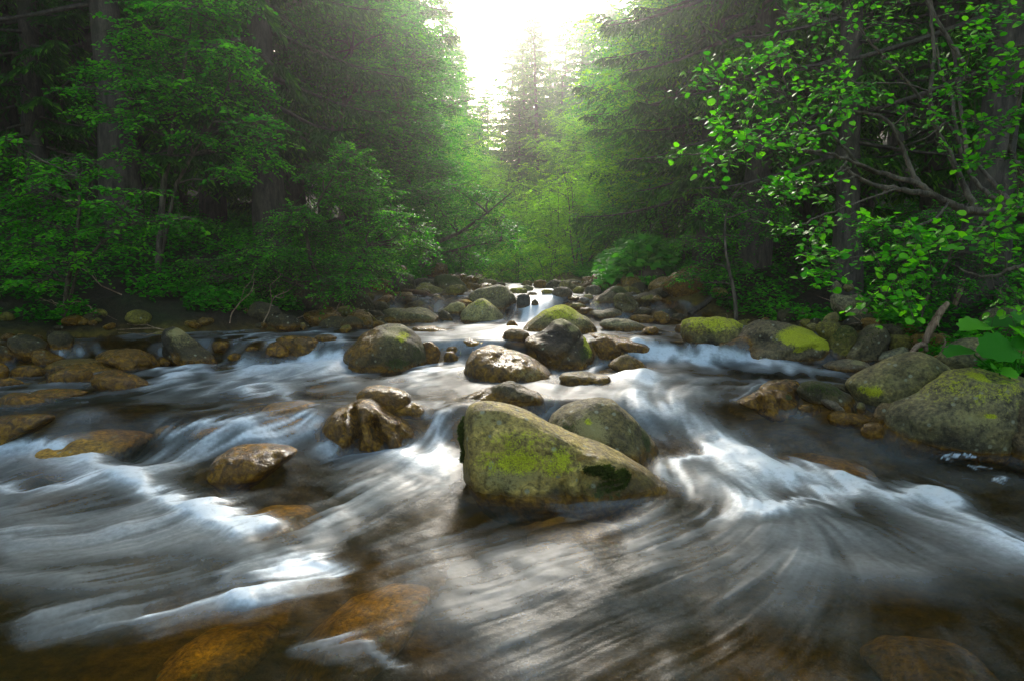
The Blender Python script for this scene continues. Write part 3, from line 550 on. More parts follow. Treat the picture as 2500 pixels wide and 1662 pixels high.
rock('D', [(-60,510),(0,455),(60,432),(130,430),(180,470),(120,510)], 'yellowish boulder behind the left end of the big lichen-patch boulder', C_OLIVE, 0, lich=0.35, group=gr, push=0.5, base=800)
rock('D', [(150,450),(170,425),(220,415),(250,432),(230,460)], 'small yellowish stone behind the big lichen-patch boulder', C_OLIVE, 0, lich=0.3, group=gr, push=0.6, name='stone', cat='stone', base=800)
rock('D', [(322,420),(340,365),(400,342),(470,350),(520,370),(525,440),(480,465),(360,460)], 'dark moss-sided boulder behind the big lichen-patch boulder', C_DARK, 0, moss=0.5, group=gr, push=0.6, base=810)
rock('D', [(515,400),(530,345),(570,355),(605,400),(590,435),(535,440)], 'narrow grey boulder right of the dark moss-sided one', C_GREY, 0, group=gr, push=0.6, base=812)
rock('D', [(510,460),(540,430),(600,440),(600,475),(550,490)], 'small green-tinged stone behind the lichen-patch boulder', C_OLIVE, 0, moss=0.3, group=gr, name='stone', cat='stone', push=0.3, base=820)
rock('D', [(562,490),(600,465),(650,470),(655,515),(600,520)], 'small tan stone right of the green-tinged stone', C_GREY, 0, group=gr, name='stone', cat='stone', push=0.3, base=830)
rock('D', [(765,250),(800,225),(900,240),(1000,225),(1045,270),(1040,320),(930,352),(830,350),(775,330)], 'pale layered boulder standing high against the right bank', (0.18,0.165,0.10), 0, pale=0.3, ang=0.9, group=gr, base=790)
rock('D', [(775,190),(785,130),(820,120),(860,160),(850,215),(800,222)], 'small pale block, left of two on top of the layered boulder', (0.18,0.165,0.10), 0, group=gr, base=786, push=0.1, name='stone', cat='stone')
rock('D', [(860,180),(890,145),(950,145),(960,190),(900,200)], 'small grey block, right of two on top of the layered boulder', C_GREY, 0, group=gr, base=786, push=0.15, name='stone', cat='stone')
rock('D', [(918,390),(940,355),(1010,340),(1070,350),(1060,400),(980,415),(925,412)], 'pale flat stone leaning below the layered boulder', (0.18,0.165,0.10), 0, group=gr, base=800, name='stone', cat='stone')
rock('D', [(692,450),(720,415),(760,385),(810,375),(833,410),(830,460),(760,470)], 'tent-shaped brown-grey stone on the right shore pile', C_GREY, 0, ang=0.8, group=gr, base=820, push=0.2, name='stone', cat='stone')
rock('D', [(635,520),(645,490),(680,455),(760,447),(840,462),(835,520),(730,595)], 'olive boulder below the tent-shaped stone on the right shore', C_OLIVE, 0, lich=0.25, moss=0.2, group=gr, base=845)
rock('D', [(730,650),(770,560),(830,490),(890,475),(950,500),(990,560),(950,640),(850,710),(780,715)], 'upright mossy green boulder right of the lichen-patch boulder', C_OLIVE, 0, moss=0.6, group=gr, base=865)
rock('D', [(860,470),(900,430),(1000,400),(1100,390),(1170,410),(1170,490),(1000,520)], 'mossy dark boulder at the foot of the right bank', C_DARK, 0, moss=0.45, group=gr, base=830, push=0.4)
rock('D', [(1015,470),(1030,430),(1090,420),(1170,440),(1180,480),(1100,505),(1040,500)], 'brown stone leaning on the big slanted boulder', C_BROWN, 0, group=gr, base=835, name='stone', cat='stone')
rock('D', [(785,740),(830,680),(920,610),(1010,540),(1080,480),(1150,468),(1210,510),(1240,580),(1235,700),(1180,765),(1000,775),(850,772)], 'big slanted boulder with a mossy left face on the right shore', (0.13,0.11,0.06), 0.02, moss=0.42, ang=0.8, group=gr, spots=[(1120,500,60,30,'pale',0.7)])
rock('D', [(1170,490),(1200,470),(1320,475),(1450,485),(1560,520),(1550,570),(1400,585),(1240,560)], 'long flat slab, upper of two right of the slanted boulder', (0.12,0.11,0.05), 0, moss=0.2, ang=0.8, group=gr, base=845, push=0.2)
rock('D', [(1235,590),(1260,562),(1400,565),(1530,585),(1545,650),(1400,670),(1250,665)], 'long flat slab, lower of two right of the slanted boulder', C_OLIVE, 0, moss=0.25, ang=0.8, group=gr, base=862)
rock('D', [(1095,740),(1130,705),(1250,680),(1340,640),(1400,633),(1445,660),(1440,720),(1250,790),(1100,790)], 'pale grey pitted slab beside the driftwood branch', (0.26,0.25,0.19), 0.03, pale=0.5, ang=0.8, group=gr)
rock('D', [(700,828),(760,775),(870,765),(980,763),(1080,790),(1098,825),(1030,872),(960,855),(800,852)], 'low stone with a pale top at the water edge, right of the lichen-patch boulder', (0.18,0.15,0.10), 0.05, ang=0.5, group=gr, spots=[(970,780,100,20,'pale',0.8)])
rock('D', [(378,765),(420,742),(480,740),(540,775),(500,788),(420,785)], 'small orange-brown stone at the foot of the lichen-patch boulder', (0.16,0.08,0.02), 9, group=gr, name='stone', cat='stone')
rock('D', [(1650,760),(1670,720),(1720,660),(1800,610),(1900,585),(2000,585),(2110,600),(2180,700),(2150,800),(1950,850),(1750,870)], 'rounded olive-grey boulder behind the two great boulders, under the butterbur leaves', (0.15,0.14,0.065), 0, lich=0.1, ang=0.3, rough=0.7, group=gr, base=935, push=0.2)
rock('D', [(1980,450),(2020,370),(2120,335),(2300,330),(2500,350),(2600,500),(2400,600),(2100,580)], 'large brown boulder high on the right bank at the edge of the photo', (0.11,0.10,0.055), 0, moss=0.3, group=gr, base=880, push=0.6)
rock('D', [(905,970),(930,930),(1000,880),(1150,800),(1280,740),(1400,705),(1500,700),(1580,730),(1680,800),(1755,870),(1740,930),(1660,1000),(1560,1050),(1440,1080),(1300,1110),(1180,1170),(1120,1187),(1030,1140),(960,1060)],
     'smooth olive-tan boulder with a yellow left nose, left of the biggest speckled boulder', (0.19,0.17,0.075), 0.0, lich=0.12, ang=0.35, rough=0.45, group=gr, dep=0.36, base=1000, ext=0.05, lvl=6, spots=[(1010,990,90,60,'lichen',0.75),(1350,830,90,50,'pale',0.3)])
rock('D', [(1185,1440),(1190,1340),(1230,1200),(1300,1130),(1400,1085),(1480,1040),(1560,970),(1680,905),(1780,850),(1900,820),(2020,825),(2120,860),(2250,900),(2400,930),(2550,1000),(2640,1200),(2560,1400),(2400,1500),(2200,1515),(2000,1510),(1800,1505),(1500,1495),(1300,1480)],
     'biggest speckled grey-green boulder, half cut by the right edge', (0.17,0.155,0.085), 0.03, lich=0.42, pale=0.5, ang=0.5, rough=1.0, group=gr, dep=0.34, lvl=6, ext=0.2,
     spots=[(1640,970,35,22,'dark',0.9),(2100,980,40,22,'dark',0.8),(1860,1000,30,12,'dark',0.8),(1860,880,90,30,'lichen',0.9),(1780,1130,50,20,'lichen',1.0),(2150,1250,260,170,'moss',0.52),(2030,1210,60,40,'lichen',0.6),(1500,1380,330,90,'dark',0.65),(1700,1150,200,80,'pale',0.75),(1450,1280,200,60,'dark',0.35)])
rock('D', [(2215,1400),(2250,1280),(2310,1180),(2400,1110),(2600,1100),(2700,1300),(2640,1600),(2400,1620),(2250,1550)], 'brown boulder cut by the right edge in front of the biggest speckled boulder', (0.12,0.09,0.05), 0.05, moss=0.15, group=gr, dep=0.4)
rock('D', [(-20,1115),(50,1070),(130,1050),(160,1010),(260,1000),(360,1010),(440,1040),(470,1090),(520,1120),(470,1175),(340,1205),(240,1212),(120,1160)], 'wet orange-brown boulder split by clefts at the left end of the right-hand rock row', (0.15,0.08,0.03), 9, ang=0.6, group=gr, grooves=[([(150,1060),(160,1150)],6,0.05),([(300,1030),(310,1180)],6,0.05)], spots=[(390,1060,50,30,'moss',0.7)])
rock('D', [(165,1010),(260,940),(380,925),(500,935),(520,990),(500,1080),(400,1060),(250,1030)], 'grey-violet wet boulder behind the split orange-brown one', (0.11,0.09,0.08), 9, group=gr, base=975)
rock('D', [(490,1020),(540,950),(620,940),(760,960),(860,1020),(940,1060),(980,1120),(970,1170),(850,1165),(700,1115),(560,1105)], 'long dark boulder furred with gold-green moss in the right-hand rock row', (0.08,0.07,0.03), 0.05, moss=0.6, group=gr)
rock('D', [(770,975),(800,960),(880,965),(950,1000),(960,1040),(860,1015)], 'thin dark slab behind the moss-furred boulder', C_DARK, 0.0, ang=0.9, group=gr, base=975, name='stone', cat='stone')
rock('D', [(675,1100),(720,1085),(790,1100),(850,1145),(920,1190),(860,1203),(760,1170)], 'tilted grey slate-like stone in front of the moss-furred boulder', (0.13,0.11,0.09), 0.02, ang=0.9, group=gr, name='stone', cat='stone')
rock('D', [(500,1170),(530,1135),(600,1125),(680,1145),(690,1190),(600,1205),(520,1200)], 'dark low stone right of the split orange-brown boulder', C_DARK, 0.05, group=gr, name='stone', cat='stone')
rock('D', [(740,1240),(770,1195),(860,1188),(1000,1210),(1100,1235),(1090,1285),(900,1290),(760,1278)], 'oblong brown wet stone lying at the water edge below the slate-like stone', (0.13,0.09,0.045), 0.08, group=gr, name='stone', cat='stone')
rock('D', [(980,1150),(1000,1110),(1050,1130),(1060,1190),(1000,1205)], 'little grey stone propping the smooth olive-tan boulder', C_GREY, 0.03, group=gr, name='stone', cat='stone')
rock('D', [(1095,1255),(1150,1160),(1190,1120),(1285,1125),(1260,1190),(1210,1270),(1150,1292)], 'brown wedge stone between the smooth and the speckled boulders', (0.14,0.10,0.05), 0.04, group=gr, name='stone', cat='stone')
rock('D', [(1012,1350),(1040,1300),(1100,1280),(1180,1285),(1200,1330),(1195,1390),(1120,1414),(1040,1397)], 'round orange-brown stone at the left foot of the speckled boulder', (0.16,0.09,0.025), 0.10, ang=0.2, group=gr, name='stone', cat='stone')
# --- left gravel shore
gl = 'stones on the left shore'
for pts_, lb, col_, kw in [
    ([(868,370),(920,340),(1000,375),(980,415),(890,407)], 'grey-green flat-topped stone under the left-bank bush', C_GREY, {}),
    ([(540,370),(600,360),(680,390),(705,430),(690,467),(600,455),(550,410)], 'dark olive pair-shaped boulder on the left shore', C_OLIVE, {}),
    ([(770,470),(830,410),(900,415),(975,450),(970,497),(850,507)], 'black angular boulder on the left shore before the bush', C_DARK, dict(ang=0.9)),
    ([(770,520),(800,485),(850,478),(878,515),(850,542),(790,542)], 'small grey-green rounded stone at the water edge on the left shore', C_OLIVE, {}),
    ([(1120,440),(1150,418),(1220,413),(1265,445),(1250,470),(1150,470)], 'brown rounded stone behind the hump-backed boulder', C_BROWN, {}),
    ([(975,450),(1000,425),(1060,420),(1080,450),(1040,480),(985,475)], 'olive stone behind the hump-backed boulder, left shore', C_OLIVE, {}),
    ([(1000,410),(1030,360),(1100,365),(1150,410),(1120,440),(1040,425)], 'dark boulder left of the long low shore boulder', C_DARK, {}),
    ([(1030,490),(1060,450),(1110,443),(1145,470),(1110,497)], 'red-brown stone touching the back of the hump-backed boulder', C_BROWN, {}),
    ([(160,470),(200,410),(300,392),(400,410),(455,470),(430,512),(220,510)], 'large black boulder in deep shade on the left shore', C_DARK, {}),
    ([(450,500),(450,465),(480,460),(505,500),(480,515)], 'small grey stone right of the large black shore boulder', C_GREY, {}),
    ([(560,590),(600,560),(680,555),(750,580),(740,612),(620,615)], 'flat dark wet stone under the ripple left of the hump-backed boulder', C_DARK, {}),
    ([(1350,515),(1400,492),(1550,490),(1690,520),(1600,532),(1420,530)], 'thin flat brown rock awash behind the hump-backed boulder', C_BROWN, {}),
    ([(1270,455),(1290,440),(1340,445),(1350,468),(1290,470)], 'small dark stone before the long low shore boulder', C_DARK, {}),
    ([(690,400),(720,380),(790,390),(800,420),(730,430)], 'thin dark stone lying between the shore boulders at left', C_DARK, {}),
    ([(1130,225),(1150,190),(1200,180),(1220,220),(1180,245)], 'dark rounded boulder under the fallen branch', C_DARK, dict(base=752, push=0.4)),
    ([(800,400),(820,385),(860,392),(865,415),(820,418)], 'little pale stone beside the flat-topped stone', C_GREY, {}),
    ([(1420,200),(1450,180),(1500,185),(1530,215),(1480,225)], 'small pale stone up the left bank', C_GREY, dict(base=740, push=0.8)),
    ]:
    rock('B', pts_, lb, col_, 0.05, moss=0.12, group=gl, name='stone' if ('stone' in lb) else 'boulder', cat='stone' if ('stone' in lb) else 'boulder', **kw)

# --- small stones scattered along both shores: shared meshes, single objects
def small_stones():
    protos = []
    for k in range(6):
        r = np.random.default_rng(900+k); N, Fc = ico(3)
        pk = r.normal(size=(10, 3)); pk /= np.linalg.norm(pk, axis=1)[:, None]; hk = r.uniform(0.7, 0.97, 10)
        dots = N@pk.T; sc = np.minimum(1, np.where(dots > 0.3, hk/np.maximum(dots, 0.3), 9).min(1))
        V = N*(sc*(1+0.12*fbm(N*1.8+k*7, 3)))[:, None]*np.array([1, r.uniform(0.6, 0.9), r.uniform(0.45, 0.7)])
        c = [C_DARK, C_BROWN, C_OLIVE, C_GREY, C_DARK, C_BROWN][k]
        n = len(V)
        protos.append(mesh_np('stone', V, [Fc], attrs=dict(wet=np.full(n, 0.0 if k % 2 == 0 else 0.8), moss=np.full(n, 0.35 if k in (0, 2) else 0.0)*sstep(N[:, 2], 0, 0.8), lichen=np.full(n, 0.15), pale=np.full(n, 0.2), rcol=np.tile(c, (n, 1))), mats=[M_ROCK]))
    r = np.random.default_rng(55); n = 0
    while n < 298:
        y = 4.2+r.random()**0.9*9.9; side = -1 if r.random() < 0.55 else 1
        e = bankL(y)-0.05 if side < 0 else bankR(y)+0.05
        x = e+side*(r.normal()*0.30+0.22)
        if side > 0 and y < 5.2: continue
        s = float(np.clip(r.lognormal(math.log(0.085), 0.5), 0.04, 0.24))
        if y > 8.8:                                  # bigger rubble around the far cascade
            s = float(np.clip(r.lognormal(math.log(0.15), 0.45), 0.06, 0.34)); x = e+side*(r.normal()*0.55-0.30)
            if (-0.6 < x < 1.25 and y < 10.4) or -0.05 < x < 0.5: continue
        g = float(ground(np.array([x]), np.array([y]))[0])
        if min(abs(x/y*F), 9e9) > 1300: continue
        if any((x-a)**2+(y-b)**2 < (c_*0.8)**2 for a, b, c_ in ROCKS): continue
        o = link('stone', protos[r.integers(6)], category='stone',
                 label='small dark stone lying along the left shore' if side < 0 else 'small dark stone lying along the right shore',
                 group='small stones of the left shore' if side < 0 else 'small stones of the right shore')
        o.location = (x, y, g+0.25*s); o.scale = (s, s, s); o.rotation_euler = (r.normal()*0.2, r.normal()*0.2, r.random()*6.3); n += 1
small_stones()
# ------------------------------------------------------------------ the stream's surface
def build_water():
    nr, nc = 600, 780
    ys = 1/np.linspace(1/1.25, 1/14.5, nr); k = np.linspace(-0.98, 0.98, nc)
    X = k[None, :]*(ys[:, None]+0.25); Y = np.repeat(ys[:, None], nc, 1)
    Z0 = W(X, Y); n = X.size
    u, v = proj(np.stack([X, Y, Z0], -1).reshape(-1, 3)); u = (u*0.9436); v = (v*0.9436)
    # flow field: arrows read off the photograph, bent round the rocks
    arrows = [(950,1250,600,1330),(750,1330,400,1400),(400,1400,50,1480),(700,1480,200,1530),(1000,1450,500,1530),(250,1250,0,1270),(480,1150,250,1200),(150,1060,0,1120),(700,950,480,1010),(500,880,300,930),
        (300,930,60,1000),(350,1000,200,1080),(600,1080,450,1130),(760,1090,560,1190),(1000,1080,800,1200),(1040,990,1000,1080),(900,1180,750,1250),(1250,1180,1100,1230),(1300,1250,1000,1330),(1200,1350,900,1450),
        (1100,1500,900,1560),(1500,1400,1330,1470),(1500,950,1600,1040),(1600,1000,1750,1130),(1750,1000,1950,1080),(1700,1080,1950,1180),(1950,1150,2300,1280),(1700,1180,1560,1230),(1700,1290,1480,1350),(1950,1370,1850,1500),
        (2120,1420,2260,1540),(1650,1430,1480,1500),(1450,1250,1250,1300),(700,835,620,865),(1000,870,900,890),(1150,780,1050,800),(1500,870,1450,900),(1700,860,1560,905),(1300,890,1290,950),(1250,690,1215,750),(1530,780,1570,830),
        (1200,940,1050,960),(850,900,700,930),(2200,1150,2340,1200),(2100,1250,2330,1350),(700,1200,560,1280)]
    A0 = np.array([hit(a[0]/.9436, a[1]/.9436) for a in arrows]); A1 = np.array([hit(a[2]/.9436, a[3]/.9436) for a in arrows])
    AD = (A1-A0)[:, :2]; AD /= np.linalg.norm(AD, axis=1)[:, None]; AM = ((A0+A1)/2)[:, :2]
    gx, gy = np.linspace(-12, 12, 260), np.linspace(0.6, 16, 220)
    GX, GY = np.meshgrid(gx, gy); GP = np.stack([GX.ravel(), GY.ravel()], 1)
    w_ = 1/(((GP[:, None]-AM[None])**2).sum(2)/(0.25+0.02*AM[None, :, 1]**2)+0.16)**1.35
    D = (w_[:, :, None]*AD[None]).sum(1); D /= np.linalg.norm(D, axis=1)[:, None]
    for rx, ry, rr in ROCKS:
        e = GP-np.array([rx, ry]); q = np.linalg.norm(e, axis=1)+1e-6; nh = e/q[:, None]
        f = np.exp(-np.clip(q-rr, 0, None)/(0.45*rr+0.02)); D -= nh*((D*nh).sum(1)*f)[:, None]*0.9
    D /= np.linalg.norm(D, axis=1)[:, None]+1e-9
    D = D.reshape(len(gy), len(gx), 2)
    def dirs(P):
        fx = np.clip((P[:, 0]+12)/24*(len(gx)-1), 0, len(gx)-1.01); fy = np.clip((P[:, 1]-0.6)/15.4*(len(gy)-1), 0, len(gy)-1.01)
        i = fx.astype(int); j = fy.astype(int); a = (fx-i)[:, None]; b = (fy-j)[:, None]
        return (D[j, i]*(1-a)+D[j, i+1]*a)*(1-b)+(D[j+1, i]*(1-a)+D[j+1, i+1]*a)*b
    T = [rng.random((256, 256)) for _ in range(4)]
    def tex(k_, P, cell):
        q = P/cell; i = np.floor(q).astype(int); f = q-i; f = f*f*(3-2*f); T_ = T[k_]
        i0, j0, i1, j1 = i[:, 0] & 255, i[:, 1] & 255, (i[:, 0]+1) & 255, (i[:, 1]+1) & 255
        return (T_[j0, i0]*(1-f[:, 0])+T_[j0, i1]*f[:, 0])*(1-f[:, 1])+(T_[j1, i0]*(1-f[:, 0])+T_[j1, i1]*f[:, 0])*f[:, 1]
    P0 = np.stack([X.ravel(), Y.ravel()], 1)
    acc = np.zeros((4, n)); cnt = 0.0; adv = np.zeros(n)
    for sgn in (1, -1):
        P = P0.copy()
        for s in range(22):
            P = P+sgn*0.019*dirs(P); wgt = math.cos(s/22*math.pi/2)**2
            for q, cell in enumerate((0.016, 0.034, 0.11, 0.30)): acc[q] += wgt*tex(q, P, cell)
            cnt += wgt
    acc /= cnt
    acc = (acc-acc.mean(1, keepdims=True))/acc.std(1, keepdims=True)
    low = fbm(np.stack([P0[:, 0]*2.2, P0[:, 1]*2.2, P0[:, 0]*0], 1), 3)
    rs = P0[:, 1]**2*0.00125
    a0, a1, a2 = [1-sstep(rs/c_, 0.6, 1.6) for c_ in (0.016, 0.034, 0.11)]
    acc[0] *= a0; acc[1] *= a1; acc[2] *= a2
    streak = 0.55*acc[0]+0.50*acc[1]+0.33*acc[2]+(0.25+0.35*(1-a1))*acc[3]
    sk = 1/(1+np.exp(-streak*0.85))
    u0_, v0_ = u, v
    u = u+acc[2]*12+acc[1]*8; v = v+acc[2]*7+acc[1]*5+acc[0]*3+low*9
    # foam streaks of the broken water, plus a centre sheen painted as foam
    S = np.zeros(n)
    def stroke(pts, w, I, sharp=1.5):
        nonlocal S
        p = np.array(pts, float); m = (v > p[:, 1].min()-3*w) & (v < p[:, 1].max()+3*w) & (u > p[:, 0].min()-4*w) & (u < p[:, 0].max()+4*w)
        q = np.stack([u[m], v[m]], 1); d = np.full(len(q), 1e9)
        for a, b in zip(p[:-1], p[1:]):
            ab = b-a; t = np.clip(((q-a)@ab)/(ab@ab+1e-9), 0, 1); e = q-a-t[:, None]*ab
            d = np.minimum(d, np.hypot(e[:, 0]*0.75, e[:, 1]))
        S[m] += I*np.exp(-np.abs(d/w)**sharp)
    for pts, w, I in [
        ([(1290,672),(1255,688),(1240,705),(1222,728),(1205,745),(1180,752)], 16, 1.0), ([(1240,715),(1215,735)], 14, 1.2), ([(1180,660),(1230,662)], 5, .6),
        ([(1150,760),(1060,770),(960,775)], 14, .35), ([(1000,800),(1150,790),(1100,830)], 16, .35),
        ([(560,850),(640,842),(700,838),(800,842)], 15, 1.1), ([(640,825),(780,828)], 12, .7), ([(480,850),(380,862)], 9, .8), ([(500,868),(640,866),(800,866)], 12, .6),
        ([(530,780),(640,777)], 5, .7), ([(740,775),(790,782)], 7, .7), ([(130,815),(180,812),(240,808)], 5, .6), ([(350,795),(375,812)], 5, .5),
        ([(955,862),(1000,852),(1060,845)], 12, 1.1), ([(1290,858),(1380,856),(1420,868),(1500,885)], 10, .9), ([(1460,860),(1540,895)], 14, .5),
        ([(1470,818),(1560,820),(1650,826),(1760,832),(1850,836)], 11, 1.25), ([(1480,795),(1530,800),(1580,800)], 9, .8), ([(1640,810),(1700,815)], 8, .8),
        ([(1180,880),(1260,890),(1350,905)], 10, .3), ([(900,885),(1000,880)], 8, .3), ([(1380,900),(1480,910),(1560,930)], 18, .35),
        ([(620,905),(500,895),(350,905)], 10, .4), ([(380,870),(440,865)], 8, .5), ([(700,920),(640,900),(560,905)], 10, .6),
        ([(720,965),(660,968),(600,985),(540,975),(470,978),(400,1000)], 15, .9), ([(700,985),(620,1000),(520,1030),(430,1060),(330,1100)], 19, .62), ([(640,1010),(560,1015)], 16, .4),
        ([(-20,1030),(60,1028),(130,1040),(230,1070),(310,1108)], 15, .95), ([(-20,1060),(80,1060),(200,1085)], 25, .55), ([(-20,1120),(60,1128),(150,1122),(250,1105),(340,1125)], 14, .9),
        ([(360,1150),(430,1175),(480,1195),(600,1200)], 16, 1.0), ([(400,1150),(440,1180),(540,1225),(600,1215)], 20, .9), ([(600,1205),(540,1235)], 14, .8), ([(520,1210),(400,1225),(250,1240),(0,1250)], 26, .4),
        ([(-20,1180),(150,1185),(330,1180)], 30, .32), ([(50,1290),(300,1265),(560,1265)], 26, .24), ([(0,1340),(200,1350),(420,1320)], 22, .2),
        ([(765,1302),(700,1330),(640,1362),(560,1388)], 19, .95), ([(560,1388),(450,1405),(340,1425)], 18, .6), ([(340,1425),(220,1440)], 18, .32), ([(220,1440),(60,1462)], 22, .2), ([(740,1295),(680,1310),(620,1345)], 27, .55), ([(680,1285),(600,1300),(520,1330)], 18, .35), ([(500,1370),(300,1400),(100,1430)], 24, .25),
        ([(1000,1050),(930,1085),(860,1130),(800,1180),(730,1230)], 30, .40), ([(1010,1060),(960,1062),(880,1050),(760,1050)], 15, .55), ([(1040,975),(1030,1020),(1030,1060)], 12, .6), ([(980,1075),(1040,1110),(950,1120)], 20, .45),
        ([(1000,960),(1060,955)], 10, .5), ([(930,930),(1010,925)], 8, .35), ([(1150,1250),(1060,1290),(950,1330)], 36, .2), ([(1300,1300),(1150,1350),(1000,1400)], 55, .14), ([(1180,1400),(1260,1450),(1200,1540)], 80, .14),  # the wide faint strokes paint the centre sheen in foam colour
        ([(760,1490),(840,1492),(920,1530)], 9, .34), ([(700,1500),(820,1510)], 18, .16),
        ([(1260,940),(1240,970)], 12, .5), ([(1460,930),(1560,950),(1640,990),(1740,1040)], 30, .45), ([(1680,905),(1720,900),(1760,880)], 7, .6), ([(1500,930),(1560,905),(1640,900)], 14, .3),
        ([(1590,985),(1680,1030)], 20, .4),
        ([(1560,1065),(1610,1055),(1665,1042),(1700,1050),(1750,1075),(1830,1082)], 14, 1.1), ([(1660,1050),(1700,1090),(1740,1130),(1760,1165)], 22, .8), ([(1740,1080),(1800,1100),(1900,1095)], 18, .6), ([(1560,1095),(1640,1120),(1700,1150)], 22, .4),
        ([(1720,1165),(1800,1165),(1860,1148),(1960,1120),(1990,1105)], 13, .9), ([(1960,1120),(2060,1142),(2150,1140),(2190,1150)], 13, 1.05), ([(1820,1100),(1900,1110),(1960,1150)], 16, .6),
        ([(2150,1145),(2220,1190),(2290,1235),(2380,1275)], 16, .9), ([(2050,1150),(2150,1200),(2260,1250),(2380,1300)], 20, .5), ([(1640,1185),(1760,1180),(1900,1180)], 14, .5),
        ([(1480,1250),(1650,1230),(1850,1230),(2050,1250),(2300,1300)], 38, .22), ([(1540,1330),(1680,1300),(1850,1330)], 46, .13), ([(1500,1420),(1700,1380),(1900,1400)], 46, .13), ([(1850,1290),(2100,1320)], 40, .25),
        ([(2150,1044),(2200,1046),(2250,1043)], 2.5, 1.3), ([(2230,1070),(2280,1075)], 2, .9), ([(2290,1110),(2330,1118)], 2.5, 1.0), ([(1530,1075),(1560,1100)], 14, .5),
        ([(700,880),(620,885)], 8, .5), ([(1560,930),(1480,960),(1500,990)], 14, .3),
        ([(-20,905),(60,900),(170,905)], 4, .35), ([(1300,1180),(1500,1160)], 10, .2)]:
        stroke(pts, w, I)
    turb = np.clip(S, 0, 1.3)
    base_f = 0.075+0.12*sstep(Y.ravel(), 2.2, 6)
    patch = fbm(np.stack([P0[:, 0]*3.1+4, P0[:, 1]*2.3, P0[:, 0]*0+3], 1), 3)
    base_f = base_f*(1+2.2*np.clip(patch+0.1*acc[3], -0.4, 1)*sstep(Y.ravel(), 3.5, 7))
    foam = np.clip((turb*1.0+base_f*(0.8+1.3*low))*(0.30+0.95*sk+0.35*(1-np.clip(turb*1.6, 0, 1))*(1-sk))+0.10*(turb > 0.5)*turb, 0, 1)
    foam = np.maximum(foam, sstep(turb, 0.7, 1.3)*(0.35+0.6*sk))
    foam = np.clip(foam, 0, 1)
    tb = turb.reshape(nr, nc)
    for _ in range(6): tb[1:-1, 1:-1] = (tb[:-2, 1:-1]+tb[2:, 1:-1]+tb[1:-1, :-2]+tb[1:-1, 2:]+tb[1:-1, 1:-1])/5
    tb = tb.ravel(); calm = sstep(Y.ravel(), 3, 8)
    Z = Z0.ravel()+0.022*np.clip(tb, 0, 1)+0.0024*acc[2]*(0.4+1.6*tb)*(1+1.2*calm)+0.010*acc[3]*(0.4+1.0*tb)*(1+0.3*calm)+0.0010*acc[1]*(0.4+tb)+0.0005*acc[0]*(0.6+tb)+0.045*low*(0.5+tb*0.6)*(1-0.5*calm)
    g = ground(X, Y).ravel()
    H_ = CEILMAP.copy()
    for _ in range(3): H_[1:-1, 1:-1] = np.maximum(H_[1:-1, 1:-1], np.maximum(np.maximum(H_[:-2, 1:-1], H_[2:, 1:-1]), np.maximum(H_[1:-1, :-2], H_[1:-1, 2:]))-0.004)
    hm = H_[np.clip(((Y.ravel()-0.5)/0.02).astype(int), 0, 799), np.clip(((X.ravel()+14)/0.02).astype(int), 0, 1399)]
    g = np.maximum(g, np.minimum(hm, Z)); depth = np.clip(Z-g, 0, 1)
    d = np.maximum(bankL(Y)-X, X-bankR(Y)).ravel()
    Vv = np.stack([P0[:, 0], P0[:, 1], Z], 1)
    i = np.arange((nr-1)*nc).reshape(nr-1, nc)[:, :-1].ravel(); f = np.stack([i, i+nc, i+nc+1, i+1], 1)
    keep = d[i] < 1.2; f = f[keep]
    me = mesh_np('water', Vv, [f], attrs=dict(foam=foam, depth=depth, streak=sk), mats=[M_WATER])
    if me.polygons[0].normal.z < 0: me.flip_normals()
    link('stream_water', me, kind='structure')
build_water()
